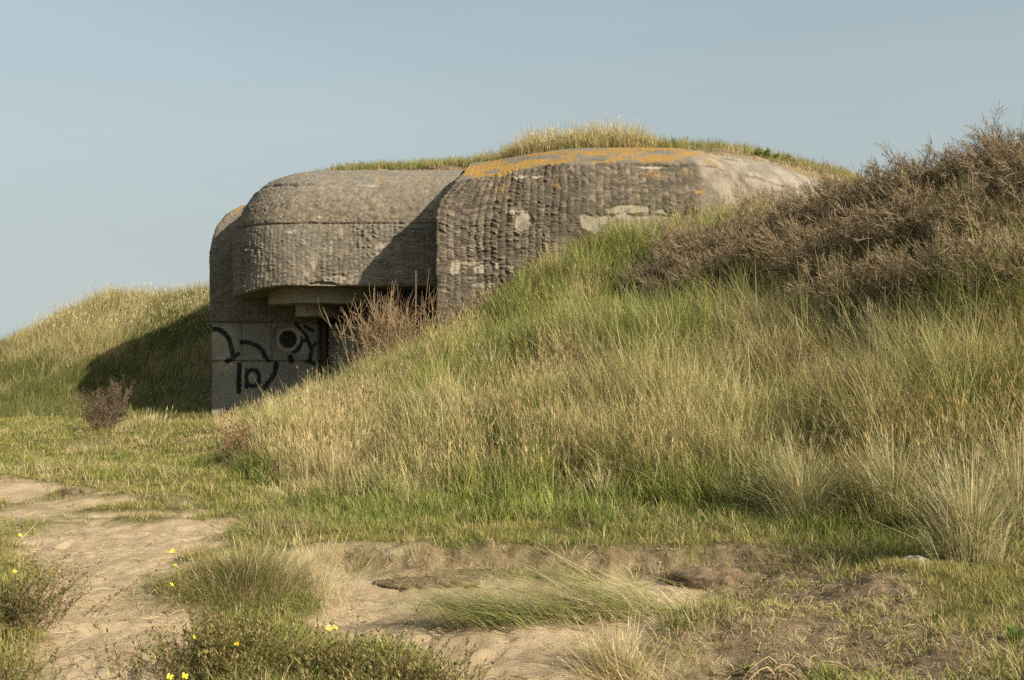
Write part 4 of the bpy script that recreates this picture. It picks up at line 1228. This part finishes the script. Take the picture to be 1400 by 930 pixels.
# --- shrubs
def grow(root_n, H, spread, levels, cols, wind=(0, 0), leafc=None, leaf=.015, rbase=.012, updir=1.0, fan=.6, tipr=.0016, per=1, child=(3, 5), shrink=(.45, .75)):
    """branching shrub: returns wood soup and leaf soup"""
    w = Soup(); lf = Soup()
    n = root_n
    a = rng.random(n) * 6.283; r = np.abs(rng.normal(0, spread * .35, n))
    A = np.stack([r * np.cos(a), r * np.sin(a), np.full(n, -.06)], 1)
    d = np.stack([np.cos(a) * fan * rng.random(n), np.sin(a) * fan * rng.random(n), np.full(n, updir)], 1); d /= np.linalg.norm(d, axis=1, keepdims=True)
    L = H * (.38 + .2 * rng.random(n)); rad = np.full(n, rbase)
    cols = np.array(cols); wv = np.array([wind[0], wind[1], 0])
    for lv in range(levels):
        ci = cols[rng.integers(0, len(cols), len(A))] * (.75 + .5 * rng.random(len(A)))[:, None]
        r1 = np.maximum(rad * .62, tipr)
        m = A + d * (L * .5)[:, None] + rng.normal(0, .02, A.shape) * L[:, None]
        d2 = d + rng.normal(0, .14, d.shape) + wv * .12; d2 /= np.linalg.norm(d2, axis=1, keepdims=True)
        B = m + d2 * (L * .5)[:, None]
        twigs(w, A, m, rad, (rad + r1) * .5, ci, ci); twigs(w, m, B, (rad + r1) * .5, r1 if lv < levels - 1 else r1 * .5, ci, ci)
        if leafc is not None and lv >= levels - 2:
            for q in range(per):
                t = rng.random(len(A))[:, None]
                p = m + (B - m) * t
                la = rng.normal(0, 1, A.shape) + d2; la /= np.linalg.norm(la, axis=1, keepdims=True)
                LL = leaf * (.6 + .9 * rng.random(len(A)))
                u = np.cross(la, rng.normal(0, 1, A.shape)); u /= np.linalg.norm(u, axis=1, keepdims=True) + 1e-9
                u *= (LL * .28)[:, None]; tip = p + la * LL[:, None]; mm = (p + tip) / 2
                V = np.stack([p, mm + u, tip, mm - u], 1)
                lc = np.array(leafc)[rng.integers(0, len(leafc), len(A))] * (.7 + .6 * rng.random(len(A)))[:, None]
                lf.add(V.reshape(-1, 3), (np.arange(len(A))[:, None, None] * 4 + np.array([[0, 1, 2], [0, 2, 3]])[None]).reshape(-1, 3), np.repeat(lc, 4, 0))
        if lv == levels - 1: break
        k = int(rng.integers(child[0], child[1] + 1))
        rep = np.repeat(np.arange(len(A)), k)
        t = .3 + .7 * rng.random(len(rep))
        A2 = np.where((t < .5)[:, None], A[rep] + (m - A)[rep] * (t * 2)[:, None], m[rep] + (B - m)[rep] * (t * 2 - 1)[:, None])
        dd = d2[rep] + rng.normal(0, .48, (len(rep), 3)) + wv * .25 + np.array([0, 0, .18]); dd /= np.linalg.norm(dd, axis=1, keepdims=True)
        L = L[rep] * (shrink[0] + (shrink[1] - shrink[0]) * rng.random(len(rep))); rad = np.maximum(r1[rep] * .75, tipr); A = A2; d = dd
    return w, lf


BR = [np.array([.20, .15, .085]), np.array([.15, .102, .058]), np.array([.31, .225, .14]), np.array([.25, .18, .11])]
BLc = [np.array([.20, .135, .07]), np.array([.14, .10, .05]), np.array([.26, .185, .105]), np.array([.15, .15, .055])]
protos = []
for q in range(3):
    w, lf = grow(52, 1.5, .8, 4, BR, (-.5, 0), BLc, .02, .009, fan=.75, tipr=.0027, per=1, child=(5, 5), shrink=(.4, .62))
    protos.append((w.mesh('thicket_wood'), lf.mesh('thicket_leaves')))
GT = 'brown shrubs of the thicket on the dune'
shrubs = [(905, 20.3, .62, 'low brown shrub at the far left tip of the thicket, against the bunker'),
          (965, 20.6, .85, 'brown shrub second from the left end of the thicket, before the pale bunker wall'),
          (1020, 19.6, .95, 'wind combed brown shrub at the left shoulder of the thicket'),
          (950, 18.6, .8, 'dark brown shrub in the lower left front of the thicket'),
          (1090, 20.2, .95, 'brown shrub on the thicket skyline where the bunker roof disappears'),
          (1085, 17.6, 1.0, 'brown shrub in the lower middle front of the thicket'),
          (1150, 19.0, .95, 'brown shrub on the skyline just right of the bunker roof end'),
          (1165, 16.2, 1.0, 'brown shrub with bare grey stems above the brightest straw tussock'),
          (1225, 17.6, .95, 'shrub on the skyline carrying a few green leaves, left of the high crest'),
          (1262, 15.4, 1.0, 'grey brown twiggy shrub in the front right of the thicket'),
          (1300, 17.0, .9, 'brown shrub on the rising crest, second skyline bump from the right edge'),
          (1345, 14.6, .88, 'twiggy brown shrub low in front of the tallest one at right'),
          (1375, 16.2, .88, 'tallest brown shrub on the crest by the right edge'),
          (1440, 15.0, .9, 'brown shrub half outside the right edge'),
          (1225, 14.6, .85, 'low brown shrub at the front foot of the thicket, right of the brightest straw tussock'),
          (1310, 13.6, .8, 'low front shrub at the right foot of the thicket, above an olive tussock'),
          (1400, 12.9, .8, 'low brown shrub at the front, cut by the right edge'),
          (1030, 18.2, .85, 'low brown shrub between the dark left front one and the middle front one')]
for i, (px, Y, sc, lab) in enumerate(shrubs):
    x = wx(px, Y); wm, lm_ = protos[i % 3]
    e = empty('brown_shrub', (x, Y, gz(x, Y) - .05), lab, 'shrub', GT, rz=random.uniform(-.5, .5)); e.scale = (sc * 1.15, sc * 1.15, sc * (1.13 if px < 1250 else 1.15))
    link('stems', wm, M_TWIG, e); link('leaves', lm_, M_LEAF, e)

# little green sprigs standing out of the thicket skyline
for px, py, Y, lab in [(1226, 195, 17.4, 'tall green sprig rising alone from the thicket skyline'), (1052, 212, 28.2, 'round green bush on the soil bank near the roof end'), (1095, 210, 29.0, 'dark green small bush on the roof skyline at far right')]:
    x = wx(px, Y); top = wz(py, Y); 
    if Y > 25:
        w, lf = grow(14, .30, .45, 3, BR, (0, 0), [GREEN, OLIVE, DKGREEN * 1.5], .04, .006, fan=1.3, per=4, child=(5, 5))
        z0 = float(roof_pt(np.array([x]), np.array([.1]))[0, 2]); yy = float(roof_pt(np.array([x]), np.array([.1]))[0, 1])
        e = empty('green_bush', (x, yy, z0 - .02), lab, 'bush')
    else:
        w, lf = grow(4, 1.0, .12, 3, BR, (0, 0), [GREEN * 1.2, OLIVE], .05, .007, fan=.3, per=5, child=(4, 4))
        e = empty('green_sprig', (x, Y, top - 1.25), lab, 'sprig')
    link('stems', w.mesh('sprig_wood'), M_TWIG, e); link('leaves', lf.mesh('sprig_leaves'), M_LEAF, e)

# bare reddish stalks before the gun opening
w, _ = grow(50, 2.1, 1.1, 3, [np.array([.26, .175, .095]), np.array([.18, .115, .065]), np.array([.33, .235, .135])], (.10, 0), None, rbase=.009, fan=.36, tipr=.0032, child=(4, 4), shrink=(.4, .7))
x, y = at(538, 0, 22.3)
e = empty('bare_shrub', (x, y, gz(x, y) - .03), 'bare reddish brown stalks standing before the dark bunker opening', 'shrub')
link('stems', w.mesh('bare_stems'), M_TWIG, e)
s = Soup()
nn = 9; a_ = np.stack([rng.normal(.35, .2, nn), rng.normal(0, .15, nn), np.zeros(nn)], 1); b_ = a_ + np.stack([rng.normal(.12, .16, nn), rng.normal(0, .1, nn), 1.5 + .75 * rng.random(nn)], 1)
twigs(s, a_, b_, .008, .003, np.array([.26, .15, .09]), np.array([.30, .18, .11]))
link('tall_stalks', s.mesh('tall_stalks'), M_TWIG, e)

# dark bush by the path at left
x, y = wx(140, 21.6), 21.6
w, lf = grow(22, 1.3, .5, 4, [np.array([.14, .095, .06]), np.array([.10, .07, .045])], (0, 0), [np.array([.15, .10, .06]), np.array([.10, .07, .045]), np.array([.20, .145, .08])], .028, .008, fan=.5, tipr=.0026, per=2, child=(4, 4), shrink=(.45, .7))
e = empty('dark_bush', (x, y, gz(x, y) - .22), 'small dark brown seeding bush on the lawn left of the bunker', 'bush'); e.scale = (.72, .72, 1.0)
link('stems', w.mesh('bush_wood'), M_TWIG, e); link('leaves', lf.mesh('bush_leaves'), M_LEAF, e)
put('grass_clump', tussock_mesh('grass_clump', 900, .42, .4, .6, [STRAW, OLIVE, TAN, GREEN], .1, (0, .4), .007), M_GRASS, wx(195, 21.9), 22.2, 'pale grass clump right of the small dark bush', 'grass clump')


# --- small things on the ground
def leafy_weed(px, py, sc, lab):
    x, y = flat(px, py); s = Soup(); n = 16
    az = rng.random(n) * 6.283; L = sc * (.6 + .6 * rng.random(n))
    P = np.zeros((n, 3))
    c = mixcol(np.array([.09, .13, .03]), np.array([.15, .19, .045]), rng.random(n))
    blades(s, P, L, L * .3, az, np.clip(rng.normal(.8, .2, n), .2, 1.1), c, c, droop=.1, face=az + np.pi / 2)
    put('leafy_weed', s.mesh('leafy_weed'), M_LEAF, x, y, lab, 'weed', dz=.005)


leafy_weed(1022, 880, .07, 'small bright green leafy weed left of the dead roots')
leafy_weed(1385, 885, .12, 'broad leaved green weed at the right edge near the bottom')
leafy_weed(1278, 850, .08, 'pale green leafy weed on the bare soil right of centre')
leafy_weed(545, 888, .05, 'tiny leafy weed at the bottom beside the sand hollow')

# dead roots over the eroded bank
s = Soup(); rs = random.Random(4)
for k in range(13):
    p = np.array([rs.uniform(-.12, .12), rs.uniform(-.05, .05), 0.0]); d = np.array([rs.uniform(-.6, .6), rs.uniform(-.5, .2), rs.uniform(.5, 1.1)]); rad = rs.uniform(.004, .007)
    for j in range(7):
        q = p + d / np.linalg.norm(d) * .055
        twigs(s, p[None], q[None], rad, rad * .85, np.array([.34, .24, .13]), np.array([.38, .28, .16])); p = q; rad *= .85
        d = d + np.array([rs.uniform(-.4, .4), rs.uniform(-.3, .2), -.38])
x, y = flat(1078, 885)
put('dead_roots', s.mesh('dead_roots'), M_TWIG, x, y, 'pale dead roots curling over the eroded dark bank', 'roots')

# clods of torn turf
def clod(px, py, sx, sy, sz, lab, n=520):
    x, y = flat(px, py)
    nu, nv = 28, 16
    th = np.linspace(0, 2 * np.pi, nu)[:, None]; ph = np.linspace(.02, np.pi - .02, nv)[None]
    dx, dy, dz_ = np.cos(th) * np.sin(ph), np.sin(th) * np.sin(ph), np.cos(ph) + 0 * th
    r = 1 + (fbm(th * 2 + px, ph * 3, 411, 3) - .5) * .9 * np.sin(ph)
    r[-1] = r[0]
    P = np.stack([dx * r * sx, dy * r * sy, dz_ * r * sz], -1)
    e = empty('turf_clod', (x, y, gz(x, y) + sz * .1), lab, 'clod')
    me = raw_mesh('sod', P.reshape(-1, 3), grid_tris(nu, nv), None, {'sand': np.zeros(nu * nv), 'soil': np.ones(nu * nv)}, smooth=True)
    link('sod', me, M_SOIL, e)
    s = Soup(); a = rng.random(n) * 6.283; rr = np.sqrt(rng.random(n))
    Pp = np.stack([np.cos(a) * rr * sx, np.sin(a) * rr * sy, sz * (1 - rr * .8)], 1)
    c = np.array([TAN * .7, BROWN, BROWN * .6, STRAW * .6])[rng.integers(0, 4, n)] * (.7 + .5 * rng.random(n))[:, None]
    blades(s, Pp, .05 + .09 * rng.random(n), .003, a, np.clip(rng.normal(1.0, .2, n), .3, 1.25), c, c, droop=.4)
    link('grass_cap', s.mesh('grass_cap'), M_GRASS, e)


M_SOIL = ground.data.materials[0]
clod(96, 672, .16, .12, .07, 'dark torn turf clod on the worn ground at far left')
clod(585, 768, .36, .12, .065, 'dark rooty clod at the broken turf edge above the sand hollow')
clod(780, 760, .26, .08, .04, 'long brown clod along the turf edge behind the combed grass')
clod(970, 765, .34, .16, .1, 'brown tufted clod at the right end of the turf edge')
clod(385, 720, .35, .12, .05, 'flat brown mat of dead plants between path and green strip')


def stone_material():
    m, t, out = nt('pale_stone')
    tc = N(t, 'ShaderNodeTexCoord'); no = N(t, 'ShaderNodeTexNoise'); no.inputs['Scale'].default_value = 11; no.inputs['Detail'].default_value = 7
    t.links.new(tc.outputs['Object'], no.inputs['Vector'])
    c = ramp(t, no.outputs[0], [(.35, (.12, .10, .075)), (.52, (.30, .28, .24)), (.75, (.5, .47, .42))])
    p = N(t, 'ShaderNodeBsdfPrincipled'); p.inputs['Roughness'].default_value = .85
    t.links.new(c, p.inputs['Base Color'])
    b = N(t, 'ShaderNodeBump'); b.inputs['Distance'].default_value = .02; t.links.new(no.outputs[0], b.inputs['Height']); t.links.new(b.outputs[0], p.inputs['Normal'])
    t.links.new(p.outputs[0], out.inputs[0]); return m


nu, nv = 32, 18
th = np.linspace(0, 2 * np.pi, nu)[:, None]; ph = np.linspace(.02, np.pi - .02, nv)[None]
r = 1 + (fbm(np.cos(th) * 2 + 5, np.sin(th) * 2 + ph * 1.5, 421, 3) - .5) * .7
P = np.stack([np.cos(th) * np.sin(ph) * r * .12, np.sin(th) * np.sin(ph) * r * .09, np.cos(ph) * r * .06], -1)
x, y = flat(1250, 782)
put('stone', raw_mesh('stone', P.reshape(-1, 3), grid_tris(nu, nv), smooth=True), stone_material(), x, y, 'whitish stone half hidden in grass under the tall right tussock', 'stone', dz=.02)

# ------------------------------------------------------------------ light, sky, camera
SUN_AZ = math.radians(129)      # clockwise from the view direction: behind the camera's right shoulder
SUN_EL = math.radians(31)
sd = Vector((math.sin(SUN_AZ) * math.cos(SUN_EL), math.cos(SUN_AZ) * math.cos(SUN_EL), math.sin(SUN_EL)))
L = bpy.data.lights.new('sun', 'SUN'); L.energy = 4.3; L.angle = math.radians(.53); L.color = (1.0, .915, .77)
so = bpy.data.objects.new('sun', L); C.objects.link(so); so.rotation_euler = (-sd).to_track_quat('-Z', 'Y').to_euler()
so.location = (20, -10, 30)

wd = bpy.data.worlds.new('World'); bpy.context.scene.world = wd; wd.use_nodes = True
t = wd.node_tree; bg = t.nodes['Background']
sk = t.nodes.new('ShaderNodeTexSky'); sk.sky_type = 'NISHITA'; sk.sun_disc = False
sk.sun_elevation = SUN_EL; sk.sun_rotation = SUN_AZ; sk.air_density = 1.0; sk.dust_density = 1.8; sk.ozone_density = 1.0; sk.altitude = 0
tc = t.nodes.new('ShaderNodeTexCoord'); sx = t.nodes.new('ShaderNodeSeparateXYZ'); cb = t.nodes.new('ShaderNodeCombineXYZ')
mz = t.nodes.new('ShaderNodeMath'); mz.operation = 'MAXIMUM'; mz.inputs[1].default_value = 0
mz2 = t.nodes.new('ShaderNodeMath'); mz2.operation = 'MULTIPLY_ADD'; mz2.inputs[1].default_value = .85; mz2.inputs[2].default_value = .20
t.links.new(tc.outputs['Generated'], sx.inputs[0]); t.links.new(sx.outputs[2], mz.inputs[0]); t.links.new(mz.outputs[0], mz2.inputs[0])
t.links.new(sx.outputs[0], cb.inputs[0]); t.links.new(sx.outputs[1], cb.inputs[1]); t.links.new(mz2.outputs[0], cb.inputs[2])
vn = t.nodes.new('ShaderNodeVectorMath'); vn.operation = 'NORMALIZE'; t.links.new(cb.outputs[0], vn.inputs[0]); t.links.new(vn.outputs[0], sk.inputs[0])
hs = t.nodes.new('ShaderNodeHueSaturation'); hs.inputs['Saturation'].default_value = .52
tint = t.nodes.new('ShaderNodeMix'); tint.data_type = 'RGBA'; tint.blend_type = 'MULTIPLY'; tint.inputs[0].default_value = 1; tint.inputs[7].default_value = (.90, 1.01, .92, 1)
t.links.new(sk.outputs[0], hs.inputs['Color']); t.links.new(hs.outputs[0], tint.inputs[6])
hz = t.nodes.new('ShaderNodeMapRange'); hz.interpolation_type = 'SMOOTHSTEP'; hz.inputs[1].default_value = 0; hz.inputs[2].default_value = .34; hz.inputs[3].default_value = .85; hz.inputs[4].default_value = .12
t.links.new(sx.outputs[2], hz.inputs[0])
cl = t.nodes.new('ShaderNodeTexNoise'); cl.inputs['Scale'].default_value = 3.0; cl.inputs['Detail'].default_value = 3
cm = t.nodes.new('ShaderNodeMapping'); cm.inputs['Scale'].default_value = (1, 1, 5); t.links.new(tc.outputs['Generated'], cm.inputs['Vector']); t.links.new(cm.outputs[0], cl.inputs['Vector'])
ck = t.nodes.new('ShaderNodeMapRange'); ck.inputs[1].default_value = .3; ck.inputs[2].default_value = .7; ck.inputs[3].default_value = .975; ck.inputs[4].default_value = 1.02; t.links.new(cl.outputs[0], ck.inputs[0])
hm = t.nodes.new('ShaderNodeMix'); hm.data_type = 'RGBA'; t.links.new(hz.outputs[0], hm.inputs[0]); t.links.new(tint.outputs[2], hm.inputs[6]); hm.inputs[7].default_value = (2.5, 2.68, 2.6, 1)
cv = t.nodes.new('ShaderNodeVectorMath'); cv.operation = 'SCALE'; t.links.new(hm.outputs[2], cv.inputs[0]); t.links.new(ck.outputs[0], cv.inputs['Scale']); t.links.new(cv.outputs[0], bg.inputs[0]); bg.inputs[1].default_value = .10

cam = bpy.data.cameras.new('camera'); cam.lens = 40; cam.sensor_width = 36; cam.clip_end = 20000; cam.clip_start = .1
co = bpy.data.objects.new('camera', cam); C.objects.link(co); co.location = (0, 0, EYE); co.rotation_euler = (math.pi / 2, 0, 0)
sc = bpy.context.scene; sc.camera = co
sc.view_settings.view_transform = 'Standard'; sc.view_settings.look = 'None'; sc.view_settings.exposure = 0.92; sc.view_settings.gamma = 1
sc.cycles.max_bounces = 6; sc.cycles.diffuse_bounces = 3; sc.cycles.transmission_bounces = 4; sc.cycles.transparent_max_bounces = 4
sc.cycles.use_denoising = False
